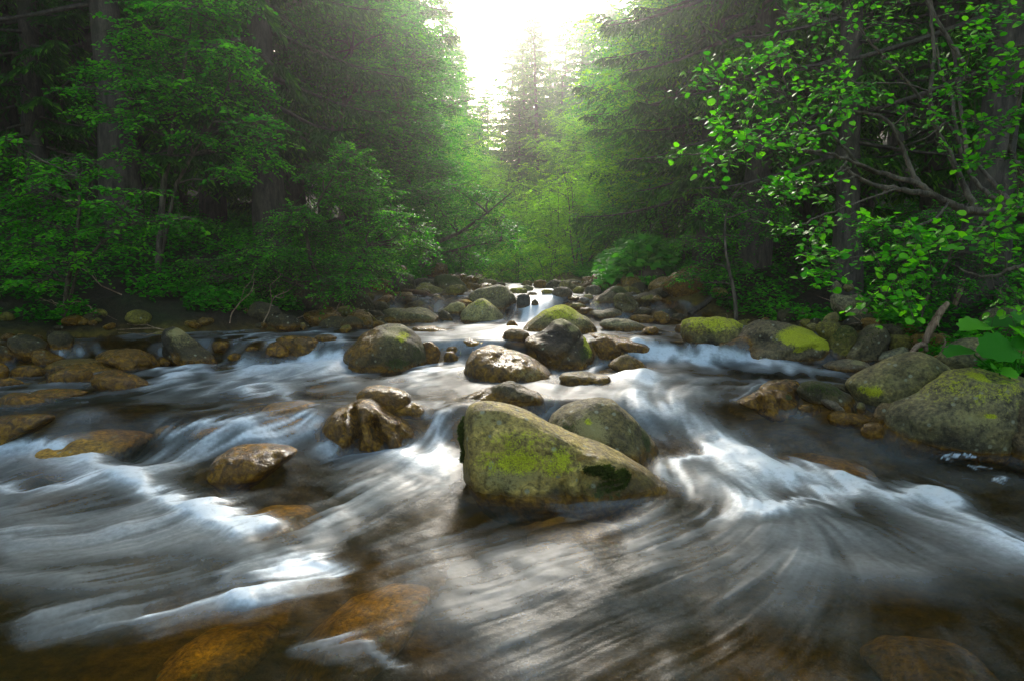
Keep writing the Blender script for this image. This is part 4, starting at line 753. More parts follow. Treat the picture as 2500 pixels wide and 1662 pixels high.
# ------------------------------------------------------------------ plant builders
def nrm(a): return a/(np.linalg.norm(a, axis=-1, keepdims=True)+1e-9)
class Geo:
    def __init__(s): s.V = []; s.F = {}; s.n = 0; s.var = []
    def add(s, V, F, var=0.5):
        V = np.asarray(V, float); s.V.append(V)
        for f in (F if isinstance(F, list) else [F]): s.F.setdefault(f.shape[1], []).append(f+s.n)
        s.n += len(V); s.var.append(np.full(len(V), var) if np.isscalar(var) else var)
    def tube(s, P, R, sides=6):
        P = np.asarray(P, float); R = np.broadcast_to(np.asarray(R, float), (len(P),)); T = nrm(np.gradient(P, axis=0))
        ref = np.array([0.31, 0.17, 0.93]) if abs(T[0, 2]) < 0.8 else np.array([1.0, 0.2, 0.1])
        A = nrm(np.cross(T, ref)); B = np.cross(T, A)
        a = np.linspace(0, 2*math.pi, sides, endpoint=False)
        V = P[:, None]+R[:, None, None]*(np.cos(a)[None, :, None]*A[:, None]+np.sin(a)[None, :, None]*B[:, None])
        n = len(P); i = np.arange(n-1)[:, None]*sides; j = np.arange(sides)[None]; k = (np.arange(sides)+1)[None] % sides
        F = np.stack([i+j, i+k, i+sides+k, i+sides+j], -1).reshape(-1, 4)
        s.add(V.reshape(-1, 3), F)
    def leaves(s, pos, d, up, L, Wd, var, kind='diamond'):
        if len(pos) == 0: return
        t = nrm(d); sd = nrm(np.cross(t, up)); n = np.cross(sd, t)
        L = np.broadcast_to(L, (len(pos),))[:, None]; Wd = np.broadcast_to(Wd, (len(pos),))[:, None]
        if kind == 'diamond':
            tp = [(0, 0, 0), (.45, -.5, .12), (1, 0, -.05), (.45, .5, .12)]; F = np.array([[0, 1, 2], [0, 2, 3]])
        else:
            tp = [(0, 0, 0), (.3, -.46, .10), (.3, .46, .10), (.72, -.40, .07), (.72, .40, .07), (1, 0, -.10)]; F = np.array([[0, 1, 2], [1, 3, 2], [2, 3, 4], [3, 5, 4]])
        V = np.stack([pos+t*a*L+sd*b*Wd+n*c*L for a, b, c in tp], 1); k = len(tp)
        Fa = (np.arange(len(pos))[:, None, None]*k+F[None]).reshape(-1, 3)
        s.add(V.reshape(-1, 3), Fa, np.repeat(np.broadcast_to(var, (len(pos),)), k))
    def mesh(s, name, mat, smooth=True, org=None):
        V = np.concatenate(s.V)
        if org is not None: V = V-np.asarray(org)
        return mesh_np(name, V, [np.concatenate(f) for f in s.F.values()], smooth, dict(var=np.concatenate(s.var)), [mat])
def curve(a, b, n, r, wob=0.08, sag=0.0):
    t = np.linspace(0, 1, n)[:, None]; a = np.asarray(a, float); b = np.asarray(b, float); L = np.linalg.norm(b-a)
    o = r.normal(size=(3, 3))*wob*L
    P = a+(b-a)*t+sum(o[k]*np.sin(math.pi*(k+1)*t)/(k+1) for k in range(3))
    P[:, 2] += sag*L*np.sin(math.pi*t[:, 0]); return P

def spruce_meshes(h, r0, cb, lmax, nb, seed, droop=0.35, dens=1.0, nm=None, bare=0.0, step=0.10, wm=1.0):
    r = np.random.default_rng(seed); T = Geo(); Bd = Geo(); C = Geo()
    zz = np.linspace(-0.4, h, 22); bend = np.stack([0.10*np.sin(zz*0.25+seed), 0.10*np.sin(zz*0.31+2*seed), zz], 1)
    R = r0*(1-zz/h*0.94)**0.9; R[:2] *= 1.35; T.tube(bend, np.maximum(R, 0.01), 10)
    def tp(z): return np.array([0.10*math.sin(z*0.25+seed), 0.10*math.sin(z*0.31+2*seed), z])
    az = r.random()*6.28
    for k in range(nb):
        f = k/(nb-1); z = cb+(h-cb-0.2)*f**1.05; az += 2.4+r.normal()*0.35
        L = lmax*(1-f)**0.75*r.uniform(0.65, 1.12)+0.15
        dr = droop*(1-f)**0.6; t = np.linspace(0, 1, 9)
        out = np.array([math.cos(az), math.sin(az), 0.0])
        P = tp(z)+out*(L*t)[:, None]; P[:, 2] += L*(0.25*f*t-dr*t**1.1+0.16*(1-f)*t**3)
        P[:, :2] += (r.normal(size=2)*0.06*L)[None]*(t**2)[:, None]
        Bd.tube(P, (0.018+0.012*L)*r0/0.16*0.8*(1-0.85*t)+0.003, 3)
        if z < cb+bare:                               # dead lower limbs: bare twigs only
            for q in range(7):
                s_ = r.uniform(0.3, 0.95); b = P[0]+(P[-1]-P[0])*s_; b[2] = np.interp(s_, t, P[:, 2])
                e = b+out*L*0.22+r.normal(size=3)*0.16*L; e[2] -= 0.1*L
                Bd.tube(curve(b, e, 4, r, 0.08), [0.006, 0.005, 0.003, 0.002], 3)
            if r.random() < 0.6: continue
        n = max(4, int(L*(1-0.15)/step*dens)); ts = np.repeat(np.linspace(0.16, 1.0, n), 2)+r.normal(size=2*n)*0.01; ts = np.clip(ts, 0, 1)
        B0 = np.stack([np.interp(ts, t, P[:, i]) for i in range(3)], 1)
        side = np.tile([1.0, -1.0], n)[:, None]*np.array([-out[1], out[0], 0])[None]
        tl = (0.42*(1-ts)*L+0.10)*r.uniform(0.6, 1.15, 2*n); tl = np.minimum(tl, 0.85)
        td = nrm(side*0.9+out[None]*0.65+r.normal(size=(2*n, 3))*0.12-np.array([0, 0, 1.0])*(0.25+0.5*dr+r.random((2*n, 1))*0.35))
        m = 7; s2 = (np.arange(m)+0.5)/m
        pos = (B0[:, None]+td[:, None]*(tl[:, None]*s2[None])[..., None]); pos[..., 2] -= (0.25*tl[:, None]*s2[None]**2)
        pos = pos.reshape(-1, 3); dd = np.repeat(td, m, 0)
        sg = np.tile(np.where(np.arange(m) % 2, 1.0, -1.0), 2*n)[:, None]
        crs = nrm(np.cross(dd, [0, 0, 1.0]))
        d = nrm(dd*0.8+crs*sg*0.55+r.normal(size=dd.shape)*0.16-np.array([0, 0, 0.35]))
        tip = np.tile(s2, 2*n); tsr = np.repeat(ts, m)
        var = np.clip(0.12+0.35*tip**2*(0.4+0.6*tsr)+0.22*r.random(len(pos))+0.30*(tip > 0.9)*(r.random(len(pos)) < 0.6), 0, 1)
        up = np.array([0, 0, 1.0])+r.normal(size=d.shape)*0.45
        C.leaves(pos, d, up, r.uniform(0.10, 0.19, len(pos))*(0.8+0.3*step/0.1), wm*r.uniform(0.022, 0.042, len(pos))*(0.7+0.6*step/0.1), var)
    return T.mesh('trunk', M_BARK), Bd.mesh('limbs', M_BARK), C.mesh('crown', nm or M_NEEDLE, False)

def twig_sprays(C, Tw, cen, rad, n, leaf, r, out=None, flat=0.6, kind='diamond', lpt=9, tw=True, droop=0.15, wid=0.62):
    """n leafy twigs inside an ellipsoid"""
    p = r.normal(size=(n, 3)); p = nrm(p)*(r.random((n, 1))**0.45)*rad+cen
    az = r.random(n)*6.28; d = np.stack([np.cos(az), np.sin(az), r.normal(size=n)*0.28-droop], 1)
    if out is not None: d[:, :2] += np.asarray(out)[:2]*0.9
    d += 0.7*(p-cen)/np.maximum(rad, 0.05)*np.array([1, 1, 0.5]); d = nrm(d)
    TL = leaf*lpt*0.48*r.uniform(0.7, 1.3, n)
    s2 = (np.arange(lpt)+0.6)/lpt
    pos = p[:, None]+d[:, None]*(TL[:, None]*s2[None])[..., None]; pos[..., 2] -= 0.22*TL[:, None]*s2[None]**2
    dd = np.repeat(d, lpt, 0); sg = np.tile(np.where(np.arange(lpt) % 2, 1.0, -1.0), n)[:, None]
    crs = nrm(np.cross(dd, [0, 0, 1.0])); ld = nrm(dd*0.55+crs*sg+r.normal(size=dd.shape)*0.22-np.array([0, 0, 0.12]))
    up = np.array([0, 0, 1.0])*flat*2+r.normal(size=ld.shape)*0.42
    k = len(ld); sz = leaf*r.uniform(0.6, 1.15, k)
    base = np.repeat(0.02+0.85*r.random(n)**1.25, lpt)
    C.leaves(pos.reshape(-1, 3), ld, up, sz, sz*wid, np.clip(base+r.normal(size=k)*0.13, 0, 1), kind)
    if tw:
        for i in range(n):
            Tw.tube(np.stack([p[i]-d[i]*TL[i]*0.5, p[i]+d[i]*TL[i]*0.3, p[i]+d[i]*TL[i]-np.array([0, 0, 0.2*TL[i]])]), [0.004, 0.003, 0.0015], 3)

def broadleaf_meshes(h, spread, seed, leaf, ncl, twl, mat, r0=0.07, cb=0.25, multi=1):
    r = np.random.default_rng(seed); T = Geo(); Lm = Geo(); C = Geo()
    tips = []
    for q in range(multi):
        top = np.array([r.normal()*0.12*h*(multi > 1)*1.8, r.normal()*0.12*h*(multi > 1)*1.8, h*r.uniform(0.8, 1.0)])
        P = curve([r.normal()*0.1*(multi > 1), r.normal()*0.1*(multi > 1), -0.3], top, 12, r, 0.025); T.tube(P, r0*(1-0.85*np.linspace(0, 1, 12)), 7); tips.append(P)
    for k in range(ncl):
        P = tips[k % multi]; f = cb+(1-cb)*(k+0.5)/ncl; i = int(f*11); b = P[min(i, 11)]
        az = k*2.4+r.normal()*0.4; prof = math.sin(math.pi*min(1, (f-cb)/(1-cb)*0.85+0.15))**0.7
        L = spread*prof*r.uniform(0.55, 1.1)
        e = b+np.array([math.cos(az)*L, math.sin(az)*L, L*r.uniform(-0.05, 0.45)])
        Pl = curve(b, e, 7, r, 0.06, 0.05); Lm.tube(Pl, r0*0.4*(1-0.85*np.linspace(0, 1, 7)), 4)
        twig_sprays(C, Lm, e, np.array([0.42*spread, 0.42*spread, 0.2*spread])*r.uniform(0.8, 1.2), twl, leaf, r, [math.cos(az), math.sin(az)], tw=False)
        twig_sprays(C, Lm, (b+e)/2+np.array([0, 0, 0.05*spread]), np.array([0.35*spread, 0.35*spread, 0.16*spread]), twl//2, leaf, r, [math.cos(az), math.sin(az)], tw=False)
    return T.mesh('trunk', M_BARKR), Lm.mesh('limbs', M_BARKR), C.mesh('crown', mat, False)

def plant_at(name, label, cat, meshes, loc, rotz=0, sc=1.0, group=None, tilt=(0, 0)):
    o = thing(name, label, cat, loc, group); o.rotation_euler = (tilt[0], tilt[1], rotz); o.scale = (sc,)*3 if not hasattr(sc, '__len__') else sc
    for nm, me in zip(('trunk', 'limbs', 'crown'), meshes): link(nm, me, o, kind='stuff' if nm == 'limbs' else None)
    return o
def gz(x, y): return float(ground(np.array([float(x)]), np.array([float(y)]))[0])

# ------------------------------------------------------------------ trees of the forest
SP = [spruce_meshes(21, 0.19, 1.2, 2.2, 150, 1), spruce_meshes(24, 0.23, 2.2, 2.6, 130, 2, droop=0.5),
      spruce_meshes(22, 0.20, 2.5, 2.3, 90, 3, bare=3.0), spruce_meshes(17, 0.14, 0.8, 2.0, 80, 4, droop=0.25)]
SPF = [spruce_meshes(17, 0.18, 1.5, 2.7, 120, 5, step=0.17, wm=1.9, nm=M_NEEDLE_LIT), spruce_meshes(19, 0.2, 3.0, 2.6, 115, 6, droop=0.45, step=0.17, wm=1.9, nm=M_NEEDLE_LIT)]
BL = [broadleaf_meshes(7.5, 1.7, 11, 0.075, 34, 42, M_LEAF), broadleaf_meshes(6.0, 1.5, 12, 0.07, 30, 40, M_LEAFY, 0.05),
      broadleaf_meshes(3.0, 1.2, 13, 0.07, 26, 26, M_LEAFY, 0.03, 0.05, 4), broadleaf_meshes(2.6, 1.2, 14, 0.065, 26, 26, M_LEAF, 0.03, 0.05, 4)]
NEAR_L = 'spruces of the dark left bank'; NEAR_R = 'spruces of the right bank'
def tree_px(px, Y, meshes, name, label, cat='tree', group=None, rotz=0, sc=1.0, tilt=(0, 0), dz=0.0):
    x = (px-CX)/F*Y*1.0; return plant_at(name, label, cat, meshes, (x, Y, gz(x, Y)-0.05+dz), rotz, sc, group, tilt)
for px, Y, k, lb, rz, sc in [
    (312, 10.8, 2, 'spruce with the thickest pale grey trunk on the left, behind the leafy sapling', 0.5, 1.15),
    (262, 13.0, 2, 'spruce with a dim dark trunk just left of the thickest left trunk', 2.0, 1.0),
    (45, 12.0, 2, 'spruce with a dark trunk nearest the left edge of the photo', 3.1, 1.0),
    (104, 13.5, 2, 'thin-trunked spruce second from the left edge, in deep shade', 4.2, 0.85),
    (156, 15.0, 2, 'very thin spruce trunk third from the left edge, in deep shade', 5.0, 0.7),
    (650, 12.2, 1, 'spruce with long drooping boughs and bright tips, left of the light', 0.9, 1.0),
    (545, 14.5, 0, 'dark spruce behind the leafy tree on the left', 2.2, 1.1),
    (742, 15.5, 0, 'spruce with a pale hazy trunk left of the thin bent tree', 3.3, 1.0),
    (425, 16.5, 1, 'spruce deep in the shade right of the thick left trunk', 0.2, 1.0),
    (900, 17.5, 3, 'small spruce with a straight bare red-brown stem in the mid left', 1.2, 1.0)]:
    tree_px(px, Y, SP[k], 'spruce_tree', lb, 'tree', NEAR_L, rz, sc)
for px, Y, k, lb, rz, sc in [
    (1735, 12.3, 0, 'dense dark spruce at the right edge of the sunlit gap', 1.9, 0.95),
    (1625, 16.5, 3, 'spruce wall tree fading into the light, right of the gap', 1.7, 1.2),
    (1850, 10.8, 1, 'spruce with grey drooping boughs behind the alder tips', 2.9, 0.9),
    (2062, 9.2, 2, 'spruce with a thin red-brown trunk above the layered pale boulder', 0.6, 0.8),
    (2395, 7.8, 2, 'spruce with a thick mossy trunk behind the alder at the right', 4.0, 1.0),
    (2250, 11.0, 0, 'dark spruce in the shade between the red-brown and the thick mossy trunks', 5.0, 1.0),
    (1980, 13.0, 0, 'dark spruce behind the alder crown on the right', 2.5, 1.15),
    (1780, 17.0, 1, 'tall hazy spruce behind the dense dark one on the right', 3.6, 1.0)]:
    tree_px(px, Y, SP[k], 'spruce_tree', lb, 'tree', NEAR_R, rz, sc)
# centre: far sunlit spruces with separate labels
for px, Y, top, k, lb in [
    (1305, 34, 70, 1, 'tall far spruce with a bare pale trunk, just right of the centre of the gap'),
    (1447, 30, 60, 0, 'far spruce with a bare trunk, right of the tallest centre spruce'),
    (1250, 52, 110, 0, 'hazy far spruce left of the bare pale trunk'),
    (1135, 45, 135, 1, 'pointed hazy spruce standing alone left of the sky gap'),
    (1195, 66, 230, 0, 'low pointed hazy spruce at the bottom of the sky gap'),
    (1375, 46, 60, 1, 'hazy spruce between the two bare-trunked centre spruces'),
    (1345, 60, 50, 0, 'faint slim spruce lost in the glow at the centre'),
    (1510, 34, 60, 0, 'hazy spruce at the right edge of the sky gap'),
    (1085, 34, 40, 1, 'hazy spruce at the left edge of the sky gap'),
    (1280, 40, 130, 1, 'hazy spruce low in the centre behind the bare pale trunk'),
    (1410, 38, 75, 0, 'soft green spruce right of the middle of the gap'),
    (1475, 42, 20, 1, 'tall faint spruce at the right side of the sky gap'),
    (1335, 36, 230, 0, 'short bright spruce beneath the two bare-trunked ones'),
    (1225, 38, 300, 1, 'short hazy spruce at the foot of the sky gap'),
    (1160, 36, 290, 0, 'short hazy spruce left of the foot of the sky gap'),
    (1290, 48, 50, 0, 'faint far spruce directly left of the tallest centre spruce'),
    (1425, 50, 40, 1, 'faint far spruce between the right pair of centre spruces'),
    (1490, 36, 50, 0, 'pale green spruce leaning into the right side of the sky gap'),
    (1110, 40, 90, 0, 'pale green spruce left of the lone pointed hazy one'),
    (1365, 33, 200, 1, 'bright spruce in the lower middle of the gap'),
    (1265, 34, 260, 0, 'bright spruce low on the left of the bare pale trunk'),
    (1180, 44, 250, 1, 'hazy spruce between the lone pointed one and the gap floor'),
    (1555, 26, -150, 0, 'bright green spruce wall tree right of the gap'),
    (1020, 27, -150, 1, 'bright hazy spruce wall tree left of the gap')]:
    x = (px-CX)/F*Y; z0 = gz(x, Y); zt = 1.25+(HZ-top)/F*Y; hh = (17, 19)[k]
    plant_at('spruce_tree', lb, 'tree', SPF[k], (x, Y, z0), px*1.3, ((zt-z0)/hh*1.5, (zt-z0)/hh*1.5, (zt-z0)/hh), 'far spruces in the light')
rr = np.random.default_rng(31); placed = []
def filler(n, x0, x1, y0, y1, side, mset, label, group, smin=0.8, smax=1.2, gap=1.5, name='spruce_tree'):
    c = 0; tries = 0
    while c < n and tries < 6000:
        tries += 1
        Y = y0+(y1-y0)*rr.random(); d = x0+(x1-x0)*rr.random(); x = (bankL(Y)-d) if side < 0 else (bankR(Y)+d)
        px = CX+x/Y*F; cw = 1.9/Y*F
        if side < 0 and (px+cw > 1075 or px < -500): continue
        if side > 0 and (px-cw < 1555 or px > 3000): continue
        if any((x-a)**2+(Y-b)**2 < gap**2 for a, b in placed): continue
        placed.append((x, Y)); c += 1; s = rr.uniform(smin, smax)
        plant_at(name, label, 'tree', mset[rr.integers(len(mset))], (x, Y, gz(x, Y)-0.05), rr.random()*6.28, s, group)
filler(34, 3.5, 22, 11, 34, -1, [SP[0], SP[1], SP[2]], 'spruce in the crowded dark wood of the left slope', 'crowded spruces on the left slope')
filler(30, 2.8, 20, 11, 34, 1, [SP[0], SP[1], SP[2]], 'spruce in the crowded wood of the right slope', 'crowded spruces on the right slope')
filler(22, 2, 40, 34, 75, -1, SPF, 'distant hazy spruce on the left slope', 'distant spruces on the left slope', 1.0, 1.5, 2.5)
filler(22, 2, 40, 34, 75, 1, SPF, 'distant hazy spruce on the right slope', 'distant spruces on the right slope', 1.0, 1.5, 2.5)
# spruces added out of view beside and behind the camera to block front light
for x, y in ((-9.8, 8.8), (-13.0, 5.5), (-12, 10), (9.5, 4.5), (10.5, 7.5), (-9, -3), (-7, -9), (-2.5, -13), (3, -12), (7, -7), (8, -1), (0.5, -17), (-11, 1)):
    plant_at('spruce_tree', 'unseen spruce added beside and behind the viewpoint to block light', 'tree', SP[1 if x < 0 else 0], (x, y, gz(x, y)), x+y, 1.0, 'added spruces out of view')
# a far wood that closes the valley
def far_wood():
    C = Geo(); r = np.random.default_rng(77)
    for k in range(260):
        Y = r.uniform(78, 150); x = r.uniform(-70, 75); px = CX+x/Y*F
        topv = 250 if 1150 < px < 1240 else (170 if 1090 < px < 1540 else -80)
        z0 = gz(x, Y); z0 = min(z0, 40); h = min(22*r.uniform(0.8, 1.2), 1.25+(HZ-topv)/F*Y-z0)
        if h < 6: h = 6
        n = 170; f = r.random(n)**0.7; az = r.random(n)*6.28; L = 2.3*(1-f)+0.2
        b = np.stack([x+0*f, Y+0*f, z0+0.1*h+0.88*h*f], 1); d = np.stack([np.cos(az), np.sin(az), -0.35+0*az], 1)
        C.leaves(b, d, np.array([0, 0, 1.0])+r.normal(size=d.shape)*0.3, L*r.uniform(0.7, 1.1, n), 0.6*L*r.uniform(0.6, 1, n), 0.15+0.5*r.random(n))
        C.tube(np.array([[x, Y, z0-0.5], [x, Y, z0+h]]), [0.2, 0.02], 4)
    link('far_wood', C.mesh('far_wood', M_NEEDLE, False), kind='stuff', label='far spruce wood closing the valley in the haze')
far_wood()
# broadleaf trees and bushes along the stream
gb = 'green bushes at the head of the stream'
for px, Y, k, sc, lb in [
    (1000, 16.5, 0, 0.9, 'light green broadleaf tree leaning over the left side of the far stream'),
    (1075, 20.0, 0, 0.95, 'bright green broadleaf tree behind the left cascade rocks'),
    (1110, 24.0, 1, 1.0, 'hazy yellow-green tree left of the centre of the far stream'),
    (930, 18.5, 0, 1.2, 'tall hazy broadleaf tree left of the light'),
    (1180, 27.0, 1, 0.8, 'small yellow-green tree right at the head of the stream'),
    (1390, 24.0, 1, 1.0, 'yellow-green tree right of the bare pale trunk'),
    (1490, 20.5, 1, 1.05, 'yellow-green tree above the butterbur patch'),
    (1560, 18.0, 0, 1.0, 'green broadleaf tree at the foot of the right spruce wall'),
    (1610, 14.8, 1, 1.15, 'tall light green tree in front of the right spruce wall, next to the light'),
    (1660, 13.6, 0, 0.8, 'green broadleaf tree before the dense dark spruce on the right')]:
    tree_px(px, Y, BL[k], 'broadleaf_tree', lb, 'tree', 'broadleaf trees at the head of the stream', px, sc)
for px, Y, k, sc, lb in [
    (1100, 15.8, 3, 0.75, 'green bush above the huge overhanging boulder'), (1165, 18.2, 2, 0.7, 'yellow-green bush over the far end of the water, left'),
    (1230, 19.5, 2, 0.7, 'bright bush in the middle of the far stream end'), (1290, 18.0, 3, 0.65, 'round bush right above the far cascade'),
    (1350, 18.5, 2, 0.8, 'bright yellow-green bush behind the dead branch'), (1420, 17.5, 2, 0.9, 'tall round bush left of the butterbur patch'),
    (1500, 16.5, 3, 0.9, 'green bush behind the butterbur patch'), (1570, 15.0, 3, 0.8, 'dark green bush at the right end of the butterbur patch'),
    (1050, 14.6, 3, 0.6, 'low bush over the moss-topped boulder'), (1200, 23.0, 2, 1.1, 'taller hazy bush at the stream bend'), (1320, 23.5, 2, 1.1, 'hazy bush at the foot of the bare pale trunk'),
    (1195, 15.2, 2, 0.42, 'low bright bush closing the stream behind the far water, left'), (1260, 15.6, 3, 0.45, 'low green bush closing the stream behind the far water, middle'), (1325, 15.2, 2, 0.42, 'low bright bush closing the stream behind the far water, right'), (1125, 14.8, 3, 0.4, 'low green bush among the stones left of the far water'),
    (1640, 13.4, 3, 0.55, 'low bush in the shade right of the layered mossy boulder')]:
    tree_px(px, Y, BL[k], 'bush', lb, 'bush', gb, px*0.7, sc)

# ------------------------------------------------------------------ plants read off the photograph
def leafy(name, label, cat, base, clusters, leaf, mat, dens=1.0, seed=1, r0=0.03, trunks=None, kind='oval', thick=0.35, group=None, lpt=9, tops=None, wid=0.62):
    """base: world point; clusters: (px, py, Y, rx, ry) with radii in photo pixels"""
    r = np.random.default_rng(seed); base = np.array(base, float); T = Geo(); Lm = Geo(); C = Geo()
    nodes = []
    for P, R in (trunks or []): T.tube(P, R, 8); nodes += [tuple(q) for q in P]
    if not trunks:
        cc = np.array([at(c[0], c[1], c[2]) for c in clusters]); m = cc.mean(0); m[2] = cc[:, 2].max()*0.7+0.3*m[2]
        P = curve(base, m, 10, r, 0.05); T.tube(P, r0*(1-0.8*np.linspace(0, 1, 10)), 6); nodes += [tuple(q) for q in P[1:]]
    nd = np.array(nodes)
    for px, py, Y, rx, ry in clusters:
        c = at(px, py, Y); rad = np.array([rx*Y/F, max(rx, ry)*Y/F*thick*2.0, ry*Y/F])
        w = nd[:, 2] < c[2]+0.1; cand = nd[w] if w.any() else nd
        b = cand[np.argmin(np.linalg.norm(cand-c, axis=1)+0.5*np.maximum(0, cand[:, 2]-c[2]))]
        P = curve(b, c, 8, r, 0.05, 0.04); Lm.tube(P, r0*0.32*(1-0.8*np.linspace(0, 1, 8))+0.002, 4)
        n = int(dens*26*(rx*ry*Y*Y/F/F/0.02)**0.75)+4
        twig_sprays(C, Lm, c, rad, n, leaf, r, (c-b)/max(np.linalg.norm(c-b), .1), kind=kind, lpt=lpt, wid=wid)
    o = thing(name, label, cat, base, group)
    link('trunk', T.mesh('trunk', M_BARKR, org=base), o); link('limbs', Lm.mesh('limbs', M_BARKR, org=base), o, kind='stuff'); link('crown', C.mesh('crown', mat, False, org=base), o)
    return o
def gp(px, Y): x = (px-CX)/F*Y; return (x, Y, gz(x, Y)-0.05)
b = gp(150, 7.9)
leafy('leafy_sapling', 'bright green sapling with flat layered sprays of leaves at the far left', 'sapling', b,
    [(p[0], p[1], 7.2+0.02*(i % 5)*8, p[2], p[3]) for i, p in enumerate([(20,345,35,13),(60,388,50,12),(110,402,50,12),(180,398,50,11),(235,412,28,9),(130,432,60,12),(220,462,40,11),(330,468,42,11),(90,482,60,13),(180,503,60,13),(262,502,50,11),(300,517,50,9),(380,532,60,11),(452,536,42,11),
     (60,540,50,14),(250,560,50,10),(300,600,25,10),(160,560,60,11),(50,600,55,14),(30,645,45,14),(70,690,55,14),(120,640,50,12),(200,620,40,10),(20,480,40,14),(340,545,40,8)])],
    0.066, M_ALDER, 0.72, 21, 0.028, [(np.array([b, at(165,690,7.8), at(185,600,7.6), at(195,500,7.5), at(185,430,7.4), at(120,400,7.3)]), [.03,.026,.022,.016,.01,.005]), (np.array([b, at(190,660,7.8), at(250,590,7.6), at(330,545,7.5), at(450,534,7.4)]), [.022,.018,.014,.009,.004])])
b = gp(388, 9.6)
leafy('leafy_tree', 'leafy broadleaf tree before the dark spruces at the upper left', 'tree', b,
    [(p[0], p[1], 9.0+(i % 4)*0.25, p[2], p[3]) for i, p in enumerate([(430,20,90,30),(330,78,60,20),(520,50,50,30),(440,100,110,26),(545,120,60,26),(390,150,90,22),(500,165,100,28),(590,185,60,24),(430,205,100,24),(330,190,60,16),(250,165,60,14),(255,275,50,16),(210,215,40,10),
     (400,262,90,20),(540,255,90,22),(620,225,40,20),(320,290,60,14),(470,330,60,12),(560,355,60,14),(620,400,50,14),(560,420,50,12),(330,380,50,10),(480,5,80,20),(560,0,50,20),(600,300,60,16),(640,350,40,16)])],
    0.074, M_LEAF, 0.7, 22, 0.05, [(np.array([b, at(400,440,9.5), at(418,360,9.4), at(425,290,9.4), at(445,200,9.3), at(460,100,9.2), at(470,20,9.2)]), [.045,.04,.034,.028,.02,.014,.008]), (np.array([b, at(430,450,9.6), at(470,380,9.5), at(520,300,9.4), at(560,200,9.3)]), [.03,.024,.018,.012,.006])])
b = gp(800, 9.9)
leafy('hazel_bush', 'big light green bush overhanging the left shore stones', 'bush', b,
    [(p[0], p[1], 8.9+(i % 5)*0.22, p[2], p[3]) for i, p in enumerate([(850,378,45,24),(885,432,50,20),(790,425,60,26),(925,470,50,16),(830,478,80,24),(960,528,55,18),(1010,562,42,16),(900,550,80,26),(700,555,70,26),(790,590,100,30),(665,615,80,26),(900,625,80,28),(985,605,50,22),(760,655,90,24),
     (565,690,75,20),(850,685,80,20),(520,680,45,12),(640,700,70,16),(930,665,50,18),(720,700,60,14),(600,640,50,20),(740,520,60,22),(1030,600,25,16),(700,650,60,20),(560,640,40,14),(810,715,60,12),(480,640,40,14)])],
    0.05, M_ALDER, 1.5, 23, 0.035, [(np.array([b, at(760,640,9.5), at(745,560,9.4), at(790,470,9.3), at(840,390,9.2)]), [.035,.03,.022,.014,.006]), (np.array([b, at(850,660,9.5), at(900,600,9.3), at(970,540,9.2)]), [.03,.022,.014,.006]), (np.array([b, at(720,690,9.5), at(650,650,9.3), at(560,680,9.2)]), [.03,.02,.012,.005])])
b = gp(838, 14.2)
leafy('rowan_tree', 'slender light green tree with a thin bent trunk, fading into the glow at left', 'tree', b,
    [(p[0], p[1], 13.0+(i % 5)*0.4, p[2], p[3]) for i, p in enumerate([(820,40,90,36),(900,20,80,34),(965,85,80,34),(850,110,80,28),(800,160,60,24),(905,180,80,34),(985,215,60,30),(800,230,60,26),(870,260,70,26),(1000,290,70,34),(930,320,80,28),(1045,330,50,34),(960,390,70,30),(1060,420,60,34),(880,380,60,22),(1020,150,50,30),(760,60,60,24),(1000,480,60,26),(740,140,40,18)])],
    0.07, M_LEAF, 1.2, 24, 0.06, [(np.array([b, at(835,480,14), at(838,400,14), at(830,320,13.8), at(842,240,13.7), at(860,120,13.6), at(870,20,13.5)]), [.07,.06,.055,.045,.035,.022,.01]), (np.array([at(835,440,14), at(800,370,13.9), at(815,300,13.8), at(860,230,13.7)]), [.045,.04,.03,.02])])
b = gp(1010, 13.2)
leafy('leaning_tree', 'low leaning tree with dark bare limbs reaching over the left cascade rocks', 'tree', b,
    [(p[0], p[1], 12.6+(i % 4)*0.4, p[2], p[3]) for i, p in enumerate([(1100,520,70,22),(1180,540,60,20),(1130,580,70,18),(1060,560,60,18),(1200,590,60,16),(1090,620,60,14),(1230,560,40,14),(1150,630,60,14),(1030,480,60,24),(1110,460,60,24),(1180,480,50,20)])],
    0.06, M_LEAF, 1.1, 25, 0.06, [(np.array([b, at(1035,640,13.1), at(1080,620,13), at(1150,600,12.9), at(1220,590,12.8)]), [.07,.05,.035,.02,.008]), (np.array([b, at(1050,600,13.1), at(1120,570,13), at(1190,520,12.9), at(1250,470,12.8)]), [.06,.045,.03,.02,.008])])
b = gp(1800, 8.9)
leafy('shade_bush', 'olive green bush in the shade at the foot of the right spruces', 'bush', b,
    [(p[0], p[1], 9.2+(i % 3)*0.3, p[2], p[3]) for i, p in enumerate([(1740,500,50,20),(1800,520,60,22),(1870,560,60,20),(1760,590,60,22),(1720,650,50,20),(1830,480,50,16),(1900,520,50,16),(1790,640,40,16),(1690,590,40,18),(1680,680,30,12),(1880,450,40,12)])],
    0.05, M_LEAF, 0.9, 26, 0.03)
b = gp(2250, 7.2)
leafy('fern_bush', 'dark green small-leaved bush under the alder on the right bank', 'bush', b,
    [(p[0], p[1], 6.6+(i % 3)*0.3, p[2], p[3]) for i, p in enumerate([(2150,560,60,18),(2250,590,70,20),(2350,620,60,22),(2330,690,60,20),(2420,650,60,24),(2200,640,60,14),(2440,560,50,22),(2300,520,60,18),(2380,480,60,18),(2460,720,30,14)])],
    0.036, M_LEAF, 1.3, 27, 0.02, lpt=12)
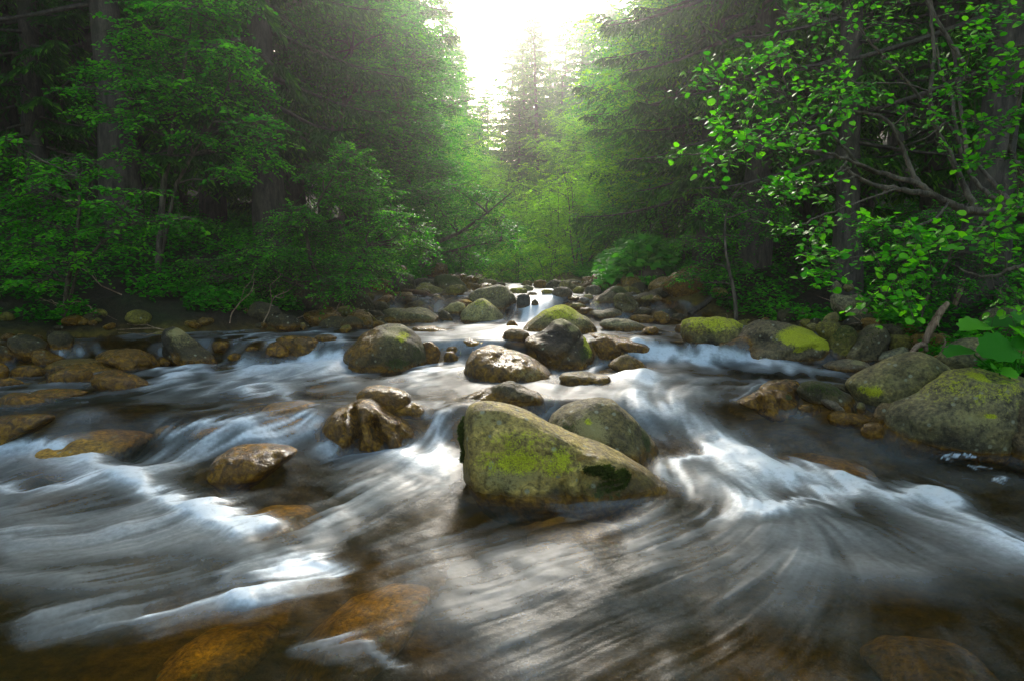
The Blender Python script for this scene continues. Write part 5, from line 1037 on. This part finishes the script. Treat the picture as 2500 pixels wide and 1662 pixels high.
# ------------------------------------------------------------------ the alder hanging in from the right
def round_leaf_mesh(name, mat, teeth=9, lobes=0.05, seg=22, seed=0, fold=0.12):
    r = np.random.default_rng(seed); a = np.linspace(0, 2*math.pi, seg, endpoint=False)
    rad = 0.5*(1+lobes*np.sin(a*teeth+r.random()*6)+0.05*np.cos(a)); rad *= 1-0.25*np.exp(-((a-math.pi)/0.35)**2)
    X = 0.5+rad*np.cos(a); Y = 0.92*rad*np.sin(a)
    Z = fold*np.abs(Y)*2-0.10*(X-0.3)**2+0.02*np.sin(a*5+seed)
    V = np.concatenate([np.stack([X, Y, Z], 1), [[0.03, 0, 0], [0.35, 0, 0.0], [0.7, 0, -0.03]]])
    F = []; c = [seg+1 if abs(math.cos(q)) < 0.55 else (seg+2 if math.cos(q) > 0 else seg) for q in a+math.pi/seg]
    F = np.array([[i, (i+1) % seg, c[i]] for i in range(seg)])
    F2 = []
    for i in range(seg):
        if c[i] != c[(i+1) % seg]: F2.append([(i+1) % seg, c[(i+1) % seg], c[i]])
    return mesh_np(name, V, [F, np.array(F2)], True, dict(var=np.full(len(V), [0.25, 0.5, 0.75, 0.95][seed % 4])), [mat])
HR = lambda x, y: (1400+x/2.1445, y/2.1445)
def alder():
    r = np.random.default_rng(41); org = np.array([4.15, 4.7, gz(4.15, 4.7)-0.1])
    T = Geo(); Lm = Geo(); St = Geo()
    A = lambda x, y, Y: at(*HR(x, y), Y)
    root = A(2420, 1100, 4.3)
    P = np.array([org, org+[-0.05, -0.02, 0.5], org+[-0.2, -0.1, 0.9], root+[0.12, 0.05, -0.05], root]); T.tube(P, [.085, .07, .06, .05, .045], 10)
    limbs = [([(2420,1100,4.3),(2300,1105,4.25),(2180,1112,4.2),(2060,1105,4.15),(1960,1060,4.1),(1880,1020,4.1),(1800,1010,4.05),(1700,990,4.0),(1580,970,4.0),(1470,925,3.95),(1430,870,3.95)], .040, .010),
        ([(1880,1020,4.1),(1810,965,4.1),(1720,940,4.1),(1600,905,4.05),(1500,870,4.0),(1450,820,4.0),(1390,745,4.0),(1330,690,3.95),(1250,715,3.9)], .024, .006),
        ([(1450,880,3.95),(1400,900,3.9),(1350,925,3.9)], .008, .005), ([(1435,800,4.0),(1425,860,3.95),(1370,915,3.9)], .008, .006),
        ([(1860,1010,4.1),(1790,940,4.15),(1750,840,4.2),(1710,740,4.2),(1680,680,4.2),(1620,610,4.2),(1540,595,4.2),(1460,580,4.2)], .021, .010),
        ([(2120,1110,4.2),(2060,1010,4.3),(2010,900,4.35),(1960,780,4.4),(1900,680,4.4),(1870,560,4.4),(1865,480,4.4),(1890,300,4.4),(1880,150,4.4),(1860,0,4.4),(1850,-120,4.4)], .026, .008),
        ([(2290,1100,4.25),(2200,1040,4.4),(2110,960,4.5),(2030,820,4.6),(2000,650,4.6),(1980,500,4.7),(1920,380,4.7),(1900,200,4.7)], .022, .007),
        ([(2300,1105,4.25),(2240,1000,4.4),(2130,880,4.6),(1950,640,4.7),(1820,520,4.7),(1700,370,4.7),(1560,230,4.7),(1480,110,4.7),(1440,0,4.7),(1420,-80,4.7)], .020, .005),
        ([(2420,1100,4.3),(2350,1000,4.1),(2340,880,4.0),(2280,810,3.9),(2300,700,3.9),(2340,500,3.8),(2380,300,3.8),(2420,100,3.8)], .020, .006),
        ([(2060,820,4.6),(1990,250,4.9),(1900,100,5),(1860,-50,5)], .016, .008), ([(2040,330,4.8),(1930,150,4.8),(1850,0,4.8)], .022, .014),
        ([(1600,905,4.05),(1450,840,3.9),(1300,790,3.8),(1150,785,3.7),(1000,785,3.7),(850,785,3.65),(640,805,3.6),(500,830,3.6)], .012, .003),
        ([(1250,760,3.9),(1180,640,3.9),(1140,520,3.9),(1080,350,3.9),(1075,220,3.9)], .009, .003), ([(1140,520,3.9),(1000,440,3.9),(850,410,3.85),(640,430,3.8)], .006, .002),
        ([(1700,990,4.0),(1500,1060,3.9),(1300,1130,3.8),(1150,1190,3.7),(1110,1200,3.7)], .009, .003), ([(1470,925,3.95),(1350,960,3.8),(1200,985,3.8),(1020,1000,3.7)], .007, .003),
        ([(1960,1060,4.1),(1900,1150,3.7),(1780,1190,3.5),(1650,1190,3.4),(1500,1170,3.4)], .009, .003), ([(2200,1108,4.2),(2100,1230,3.7),(1960,1280,3.5),(1800,1290,3.4),(1650,1320,3.4),(1480,1340,3.4),(1260,1440,3.4)], .011, .003),
        ([(1800,1290,3.4),(1740,1400,3.3),(1680,1480,3.3),(1610,1560,3.3)], .006, .002), ([(1760,720,4.2),(1735,640,4.1),(1740,545,4.0)], .006, .004),
        ([(2359,1390,3.6),(2280,1410,3.6),(2200,1450,3.6),(2100,1440,3.6),(1980,1390,3.6)], .016, .005), ([(2600,1330,3.6),(2480,1370,3.6),(2359,1390,3.6)], .022, .016),
        ([(1480,110,4.7),(1300,60,4.5),(1120,90,4.4),(1040,110,4.3)], .008, .003), ([(1865,480,4.4),(1700,430,4.3),(1500,440,4.2),(1350,480,4.1)], .008, .003), ([(2340,500,3.8),(2200,470,3.9),(2050,420,4.0)], .008, .003),
        ([(2300,700,3.9),(2200,640,3.9),(2080,640,3.9)], .007, .003), ([(1950,640,4.5),(1850,720,4.3),(1700,780,4.2)], .007, .003)]
    nodes = []
    for pts, a0, a1 in limbs:
        Q = np.array([A(*p) for p in pts]); tt = np.linspace(0, len(Q)-1, 4*len(Q))
        Qs = np.stack([np.interp(tt, np.arange(len(Q)), Q[:, i]) for i in range(3)], 1); Qs[1:-1] = (Qs[:-2]+Qs[1:-1]*2+Qs[2:])/4
        Qs[1:-1] += r.normal(size=Qs[1:-1].shape)*0.0035
        Lm.tube(Qs, 0.78*(a0+(a1-a0)*np.linspace(0, 1, len(Qs))), 7); nodes += list(Qs)
    nodes = np.array(nodes)
    spots = [(760,700,60,60,3.65,1.3),(880,750,90,40,3.65,1.3),(700,800,60,60,3.6,1),(800,830,70,30,3.6,.8),(1000,760,80,40,3.7,1),(1120,770,80,40,3.7,1),(560,800,70,20,3.6,.5),(1080,250,80,50,3.9,1.2),(990,300,80,50,3.9,1.1),(1150,300,60,60,3.9,1),(900,350,70,50,3.85,1),(760,370,80,40,3.8,1),(660,420,50,30,3.8,.9),(850,430,80,40,3.85,.9),
        (1000,450,80,50,3.9,1),(1100,470,70,60,3.9,.8),(960,520,80,50,3.9,.8),(800,520,80,30,3.9,.7),(760,580,50,30,3.9,.6),(1050,620,80,50,3.9,1),(980,660,40,20,3.9,.5),(1100,680,60,40,3.9,.7),(1350,470,80,60,4.1,1.2),(1280,560,80,50,4.1,1.2),(1420,530,80,60,4.1,1.2),(1500,460,70,50,4.2,1.1),(1550,540,70,50,4.2,.9),(1390,600,60,40,4.1,.9),(1280,480,60,40,4.1,.7),
        (1200,60,110,40,4.4,1.1),(1100,95,60,30,4.3,.8),(1340,60,90,50,4.5,1),(1300,130,90,50,4.5,.9),(1450,90,90,60,4.6,.9),(1580,60,90,60,4.6,.8),(1700,40,80,50,4.7,.7),(1480,200,90,60,4.6,.7),(1400,320,80,40,4.5,.6),(1620,180,80,60,4.7,.6),(1780,120,80,70,4.7,.6),(1640,320,80,60,4.6,.6),(1780,300,80,70,4.6,.6),(1360,390,60,30,4.3,.7),
        (1950,60,70,60,4.7,.6),(2100,60,80,60,4.3,.7),(2280,60,90,70,4.0,1),(2180,210,70,50,3.8,1.2),(2290,290,90,60,3.8,1.3),(2080,240,50,40,4,.8),(2300,120,70,60,3.8,1),(1980,380,70,40,4.1,.9),(2100,390,70,50,4.0,1),(2060,450,80,50,4.0,1.1),(2230,440,80,40,3.9,1),(1960,450,40,30,4.1,.6),(2140,640,80,50,3.9,1.2),(2060,620,60,50,4,1),(2200,700,70,40,3.9,1),(2310,600,60,60,3.8,1),(2300,430,60,60,3.8,.9),
        (1900,560,70,50,4.3,.7),(1760,560,80,50,4.2,.6),(1860,650,80,60,4.3,.7),(1760,640,70,50,4.2,.6),(1860,770,80,60,4.3,.6),(2200,830,70,40,4,.8),(2110,840,60,40,4,.8),(2330,830,50,60,3.8,.9),(2330,950,50,50,3.8,.6),(2290,1000,40,30,3.9,.7),(1240,770,60,25,3.8,.7),(1180,700,50,30,3.85,.6),
        (1100,950,60,40,3.75,1),(1200,970,80,30,3.8,1),(1250,930,50,20,3.8,.7),(1040,1000,40,20,3.7,.8),(1340,940,40,15,3.85,.4),(1370,1050,50,40,3.9,.8),(1450,1120,60,30,3.9,.7),(1250,1150,60,40,3.8,.9),(1130,1190,40,25,3.7,1),(1330,1180,60,30,3.8,.8),(1280,1240,50,20,3.8,.5),
        (1620,1170,80,25,3.4,1.2),(1730,1190,50,30,3.4,1.4),(1560,1160,50,20,3.4,.8),(1810,1220,60,40,3.45,1.2),(1900,1230,50,25,3.5,1),(1740,1280,60,30,3.4,1.2),(1830,1280,50,30,3.4,1),(1640,1330,60,20,3.4,1),(1560,1340,40,15,3.4,.7),(1950,1300,70,35,3.5,1.1),(2020,1240,50,30,3.5,.9),(2100,1200,60,30,3.6,1),(2230,1160,60,25,3.7,1),(2230,1240,70,40,3.6,1),(2300,1100,50,30,3.8,1),(2250,1310,50,25,3.6,.9),(2150,1370,30,15,3.6,.6),(2330,1200,40,40,3.6,.8),
        (1400,1310,50,30,3.4,1.1),(1350,1350,40,30,3.4,1),(1370,1400,30,20,3.4,.8),(1310,1430,40,20,3.4,.9),(1270,1440,30,10,3.4,.6),(1760,1400,50,25,3.3,.8),(1740,1470,50,25,3.3,1.1),(1690,1480,30,25,3.3,.9),(1640,1540,50,25,3.3,1),(1710,1550,30,25,3.3,.9),(1600,1560,20,15,3.3,.6),(2340,1440,40,30,3.5,.9),(2320,1540,40,40,3.5,1),(2250,1560,50,25,3.5,1),(1880,1420,40,12,3.4,.5)]
    L = []
    for x, y, rx, ry, Y, de in spots:
        c = A(x, y, Y); k = Y/F/2.1445; rad = np.array([rx*k, 0.12+0.5*rx*k, ry*k])
        n = max(2, int(de*(7 if y < 1050 else 5)))
        p = nrm(r.normal(size=(n, 3)))*(r.random((n, 1))**0.5)*rad*0.8+c
        b = nodes[np.argmin(np.linalg.norm(nodes-c, axis=1))]
        Lm.tube(curve(b, c, 7, r, 0.05, -0.02), 0.0045-0.003*np.linspace(0, 1, 7), 4)
        for q in p:
            d = nrm(q-b+r.normal(size=3)*0.3*np.linalg.norm(rad)+np.array([-0.05, -0.03, 0])); s = q-d*0.05
            tl = r.uniform(0.10, 0.20); tip = q+d*tl-np.array([0, 0, 0.03])
            Lm.tube(np.stack([c*0.5+s*0.5, s, q, tip]), [0.0022, 0.002, 0.0017, 0.001], 3)
            m = r.integers(4, 7); f = (np.arange(m)+0.4)/m; bp = s+(tip-s)*f[:, None]
            sg = np.where(np.arange(m) % 2, 1.0, -1.0)[:, None]; cr = nrm(np.cross(d, [0, 0, 1.0]))
            ld = nrm(d*0.6+cr*sg*0.9+r.normal(size=(m, 3))*0.28); up = nrm(np.array([0, -0.35, 1.0])+r.normal(size=(m, 3))*0.38)
            sz = r.uniform(0.024, 0.048, m)
            for i in range(m): L.append((bp[i]+ld[i]*0.008, ld[i], up[i], sz[i], Y))
    # the 300 that show largest are leaves of their own, the rest one mass
    L.sort(key=lambda q: -q[3]/q[4]*(1 if (CX+q[0][0]/q[0][1]*F) < 2480 and proj(q[0])[1] > 5 else 0))
    kinds = [round_leaf_mesh('leaf', M_ALDER, 9, 0.03, 20, s) for s in range(4)]
    o = thing('alder_tree', 'alder with mossy crooked limbs and round leaves reaching in from the right', 'tree', org)
    link('trunk', T.mesh('trunk', M_BARKR, org=org), o); link('limbs', Lm.mesh('limbs', M_BARKR, org=org), o)
    def frame(p, t, up, s):
        t = nrm(t); sd = nrm(np.cross(up, t)); n = np.cross(t, sd)
        return Matrix(((t[0]*s, sd[0]*s, n[0]*s, p[0]-org[0]), (t[1]*s, sd[1]*s, n[1]*s, p[1]-org[1]), (t[2]*s, sd[2]*s, n[2]*s, p[2]-org[2]), (0, 0, 0, 1)))
    for i, (p, t, up, s, Y) in enumerate(L[:300]):
        lf = link('leaf', kinds[i % 4], o); lf.matrix_local = frame(p, t, up, s)
    q = L[300:]; St.leaves(np.array([a[0] for a in q]), np.array([a[1] for a in q]), np.array([a[2] for a in q]), np.array([a[3] for a in q]), np.array([a[3] for a in q])*0.92, r.random(len(q)), 'oval')
    link('foliage', St.mesh('foliage', M_ALDER, True, org=org), o, kind='stuff')
alder()

# ------------------------------------------------------------------ butterbur
M_BUR = mat_leaf('butterbur_leaves', (0.014, 0.10, 0.006), (0.045, 0.27, 0.012), (0.15, 0.50, 0.025), 0.5)
def butterbur(label, base, lv, seed):
    r = np.random.default_rng(seed); base = np.array(base, float); o = thing('butterbur_plant', label, 'plant', base); S = Geo()
    for i, (c, d, up, s, k) in enumerate(lv):
        c = np.array(c); d = nrm(np.array(d, float)); up = nrm(np.array(up, float))
        me = round_leaf_mesh('leaf', M_BUR, 11, 0.075, 44, seed+k, 0.16)
        n_ = nrm(np.cross(d, np.cross(up, d))); sd = nrm(np.cross(n_, d)); p = c-d*s*0.5-base
        lf = link('leaf', me, o); lf.matrix_local = Matrix(((d[0]*s, sd[0]*s, n_[0]*s, p[0]), (d[1]*s, sd[1]*s, n_[1]*s, p[1]), (d[2]*s, sd[2]*s, n_[2]*s, p[2]), (0, 0, 0, 1)))
        S.tube(curve(np.zeros(3)+r.normal(size=3)*0.02, p+d*0.02, 8, r, 0.04, 0.10), [.008]*3+[.006]*3+[.005]*2, 6)
    st = S.mesh('stems', M_BUR); link('stems', st, o)
DB = lambda x, y, Y: at(1800+x/3.37, 650+y/3.37, Y)
b0 = DB(2330, 930, 4.75); b0[2] -= 0.25
butterbur('big-leaved butterbur behind the speckled boulder at the right edge', b0,
    [(DB(1960,505,4.7), (-1,-.1,-.05), (0.1,-.35,1), .22, 0), (DB(2200,490,4.85), (-1,.2,.0), (0,-.3,1), .24, 1), (DB(2150,690,4.5), (-1,-.2,-.12), (0,-.9,1), .27, 2), (DB(2340,570,4.7), (.2,-.4,-.3), (0.5,-.5,1), .22, 0),
     (DB(1850,715,4.55), (-1,-.1,-.1), (0,-.15,1), .22, 1), (DB(2130,840,4.4), (-.6,-.5,.15), (0,-.7,1), .10, 3), (DB(2220,880,4.4), (.5,-.5,-.2), (0,-.7,1), .12, 3), (DB(2420,680,4.6), (.6,-.4,-.1), (0,-.5,1), .28, 1), (DB(2400,460,4.9), (.5,.3,.1), (0,-.4,1), .26, 2)], 3)
def bur_patch():
    r = np.random.default_rng(61); C = Geo()
    n = 2600; t = r.random(n); px = 1460+185*r.random(n); Y = 11.6+2.8*r.random(n); x = (px-CX)/F*Y
    g = ground(x, Y); z = g+0.25+0.55*r.random(n)*np.clip(1.2-abs(px-1560)/110, 0.2, 1)
    az = r.random(n)*6.28; d = np.stack([np.cos(az), np.sin(az), r.normal(size=n)*0.25-0.1], 1)
    s = r.uniform(0.07, 0.19, n)
    C.leaves(np.stack([x, Y, z], 1), d, np.array([0, -.25, 1.0])+r.normal(size=(n, 3))*0.3, s, s*0.95, 0.35+0.6*r.random(n), 'oval')
    for i in range(0, n, 6): C.tube(np.array([[x[i], Y[i], g[i]-.05], [x[i], Y[i], z[i]]]), [.006, .004], 3)
    link('butterbur_patch', C.mesh('butterbur_patch', M_BUR, False), kind='stuff', label='bright green patch of butterbur leaves right of the far cascade')
bur_patch()

# ------------------------------------------------------------------ ground cover on both banks
def undergrowth():
    r = np.random.default_rng(71)
    for side, nm, lb, n in ((-1, 'undergrowth', 'low green undergrowth covering the left bank', 95000), (1, 'undergrowth', 'low dark undergrowth covering the right bank', 55000)):
        C = Geo(); Y = 5.2+r.random(n)**1.3*20; d = (0.55 if side < 0 else 0.2)+r.random(n)**1.7*7.5
        x = np.where(side < 0, bankL(Y)-d, bankR(Y)+d)
        cl = fbm(np.stack([x*1.3, Y*1.3, 0*x], 1), 3); k = (cl > (-0.06 if side < 0 else -0.25)-0.08*np.clip(d-1.5, 0, 3)) & (np.abs(x/Y) < 0.95)
        x, Y, d, cl = x[k], Y[k], d[k], cl[k]; m = len(x)
        z = ground(x, Y)+0.02+(0.05+0.30*np.clip(cl+0.2, 0, 1)+0.05*np.clip(d, 0, 3))*r.random(m)
        az = r.random(m)*6.28; dd = np.stack([np.cos(az), np.sin(az), r.normal(size=m)*0.35], 1); s = r.uniform(0.035, 0.095, m)
        C.leaves(np.stack([x, Y, z], 1), dd, np.array([0, 0, 1.0])+r.normal(size=(m, 3))*0.45, s, s*0.6, np.clip(0.05+0.35*cl+0.6*r.random(m)**1.5, 0, 1))
        link(nm, C.mesh(nm, M_LEAF, False), kind='stuff', label=lb)
undergrowth()
# moss fur on the edges of the largest boulder
def moss_fur(rk, spots, name='moss'):
    o, V, d = rk; r = np.random.default_rng(81); u, v = d['uu'], d['vv']; sel = np.zeros(len(V), bool)
    for px, py, rx, ry in spots: sel |= (np.hypot((u-px)/rx, (v-py)/ry) < 1) & d['front'] & (V[:, 2] > W(V[:, 0], V[:, 1])+0.015)
    idx = np.nonzero(sel)[0]
    if not len(idx): return
    p = V[r.choice(idx, 9000)]+r.normal(size=(9000, 3))*0.004; c = V.mean(0); nn = nrm(p-c)
    C = Geo(); dd = nrm(nn+r.normal(size=p.shape)*0.6); s = r.uniform(0.006, 0.018, len(p))
    C.leaves(p, dd, r.normal(size=p.shape), s, s*0.5, 0.15+0.5*r.random(len(p)))
    me = C.mesh('moss', M_MOSS, False, org=np.array(o.location)); link(name, me, o, kind='stuff', label='dark green moss tufts on the boulder')
EQ = lambda x, y: (700+x/2.359, 900+y/2.359)
moss_fur(BIG, [(*EQ(1002, 370), 14, 48), (*EQ(998, 480), 8, 20), (*EQ(1760, 500), 32, 9), (*EQ(1850, 560), 40, 22)])

# ------------------------------------------------------------------ dead wood
def wood(name, label, cat, specs, mat=M_WOOD, part='branch', push=0):
    org = specs[0][0][0]; o = thing(name, label, cat, org)
    r = np.random.default_rng(91)
    for i, (P, R) in enumerate(specs):
        G = Geo(); P = np.array(P, float); t = np.linspace(0, len(P)-1, 5*len(P)); Q = np.stack([np.interp(t, np.arange(len(P)), P[:, k]) for k in range(3)], 1)
        Rr = np.interp(t, np.arange(len(P)), R)*(1+r.normal(size=len(t))*0.07); Q += r.normal(size=Q.shape)*Rr[:, None]*0.04; Rr = Rr*0.72
        G.tube(Q, Rr, 9); link('stem' if i == 0 else part, G.mesh('stem' if i == 0 else part, mat, org=org), o)
wood('driftwood_branch', 'broken pale reddish driftwood branch standing on the right shore', 'branch',
     [([DB(1430,715,6.4), DB(1480,655,6.45), DB(1540,640,6.5), DB(1560,590,6.5), DB(1600,500,6.5), DB(1650,420,6.5), DB(1690,350,6.5), DB(1735,305,6.5)], [.03,.035,.045,.042,.05,.048,.04,.03]),
      ([DB(1545,640,6.5), DB(1550,690,6.5)], [.035, .03]), ([DB(1640,430,6.5), DB(1660,500,6.45)], [.012, .005])])
wood('mossy_stick', 'short reddish broken stick among the dark bushes above the driftwood', 'branch', [([DB(1860,110,6.9), DB(1840,180,6.9), DB(1810,260,6.9), DB(1790,320,6.9)], [.03,.04,.035,.03])])
wood('small_snag', 'little upright snag between the flat slabs and the butterbur', 'branch', [([DB(1680,730,6.0), DB(1700,660,6.0), DB(1715,620,6.0), DB(1700,590,6.0)], [.018,.012,.009,.006]), ([DB(1700,650,6.0), DB(1670,665,6.0)], [.007, .004])])
BB = lambda x, y, Y: at(600+x/3.37, 650+y/3.37, Y)
wood('fallen_branch', 'fallen brown branch with hanging roots on the left cascade rocks', 'branch',
     [([BB(1200,180,11.0), BB(1290,205,10.8), BB(1400,220,10.6), BB(1480,235,10.4), BB(1535,262,10.3)], [.05,.06,.065,.07,.05])]
     +[([BB(x, 235, 10.5), BB(x+dx, 235+dy*.6, 10.4), BB(x+dx*1.6, 235+dy, 10.35)], [.012, .008, .004]) for x, dx, dy in ((1380,-15,50),(1410,8,70),(1440,-10,60),(1460,14,80),(1490,5,60),(1505,40,120),(1515,-8,70),(1530,20,60),(1350,-30,40),(1300,-15,35))], mat_bark('rotten_wood', (0.05, 0.025, 0.012), (0.16, 0.08, 0.04)), 'root')
CB = lambda x, y, Y: at(1100+x/3.37, 650+y/3.37, Y)
wood('dead_branch', 'bare whitish dead branch sticking up right of the far cascade', 'branch',
     [([CB(1080,165,13.0), CB(1110,150,13.0), CB(1160,135,12.9), CB(1240,110,12.8)], [.03,.028,.022,.012]), ([CB(1100,155,13), CB(1102,135,13), CB(1095,120,13)], [.018,.012,.008]), ([CB(1130,145,12.9), CB(1136,120,12.9), CB(1125,106,12.9)], [.016,.012,.007]), ([CB(1000,190,13.2), CB(1040,150,13.1), CB(1080,165,13.0)], [.012,.012,.014]), ([CB(1090,158,13), CB(1060,155,13), CB(1020,165,13.1)], [.014,.01,.006])])
wood('grey_log', 'slanting grey log leaning on the shaded right bank', 'log', [([CB(1965,400,9.6), CB(2010,360,9.7), CB(2080,320,9.8), CB(2130,270,9.9), CB(2180,225,10.0)], [.05,.06,.055,.05,.04])], M_BARK)
AB = lambda x, y, Y: at(x/3.37, 700+y/3.37, Y)
wood('mossy_log', 'dark mossy log lying along the shaded left shore', 'log', [([AB(1780,215,9.2), AB(1900,205,9.2), AB(2050,200,9.2), AB(2250,190,9.2)], [.07,.08,.08,.07])], M_BARK)
wood('thin_branch', 'thin reddish bare twig pointing right above the mossy log on the left shore', 'branch', [([AB(1850,170,8.9), AB(1900,185,8.9), AB(2000,180,8.9), AB(2120,170,8.9), AB(2230,155,8.9), AB(2300,168,8.9)], [.010,.010,.009,.008,.006,.003]), ([AB(2240,156,8.9), AB(2290,180,8.9)], [.005, .002])])

r_ = np.random.default_rng(95)
for i, (px, py, Y) in enumerate([(470, 800, 7.9), (560, 775, 8.3), (640, 770, 8.5), (230, 800, 7.8), (300, 770, 8.3), (720, 745, 9.0), (90, 790, 8.1), (820, 735, 9.4), (1950, 730, 8.6), (2130, 720, 7.6), (1830, 735, 9.0)]):
    a = at(px, py, Y); a[2] = gz(a[0], a[1])+0.02; az = r_.random()*6.28; L = r_.uniform(0.4, 0.9)
    e = a+np.array([math.cos(az)*L, math.sin(az)*L*0.5, r_.uniform(0.15, 0.45)]); Q = curve(a, e, 7, r_, 0.10)
    wood('bare_twig', 'bare brown twig sticking out of the shaded %s bank' % ('left' if px < 1250 else 'right'), 'twig', [(Q, np.linspace(.012, .003, 7)), (curve(Q[3], Q[3]+(e-a)*0.35+r_.normal(size=3)*0.12, 5, r_, 0.1), [.006, .005, .004, .003, .002]), (curve(Q[2], Q[2]+(e-a)*0.25+r_.normal(size=3)*0.15, 5, r_, 0.1), [.006, .005, .004, .003, .002])], M_WOOD)
for o_ in COL.objects:
    if o_.parent is None and o_.name.startswith('bare_twig'): o_['group'] = 'bare twigs on the banks'

# ------------------------------------------------------------------ haze
def haze():
    import bmesh
    bm = bmesh.new(); bmesh.ops.create_cube(bm, size=1); me = bpy.data.meshes.new('haze'); bm.to_mesh(me); bm.free()
    m = bpy.data.materials.new('haze'); m.use_nodes = True; t = m.node_tree; t.nodes.clear()
    o = t.nodes.new('ShaderNodeOutputMaterial'); v = t.nodes.new('ShaderNodeVolumePrincipled'); t.links.new(v.outputs[0], o.inputs['Volume'])
    v.inputs['Color'].default_value = (0.97, 0.985, 1.0, 1); v.inputs['Density'].default_value = HAZE; v.inputs['Anisotropy'].default_value = HAZE_G
    me.materials.append(m); h = link('haze', me, kind='stuff', label='thin pale morning haze in the valley')
    h.scale = (900, 400, 110); h.location = (0, 130, 50)
if HAZE > 0: haze()
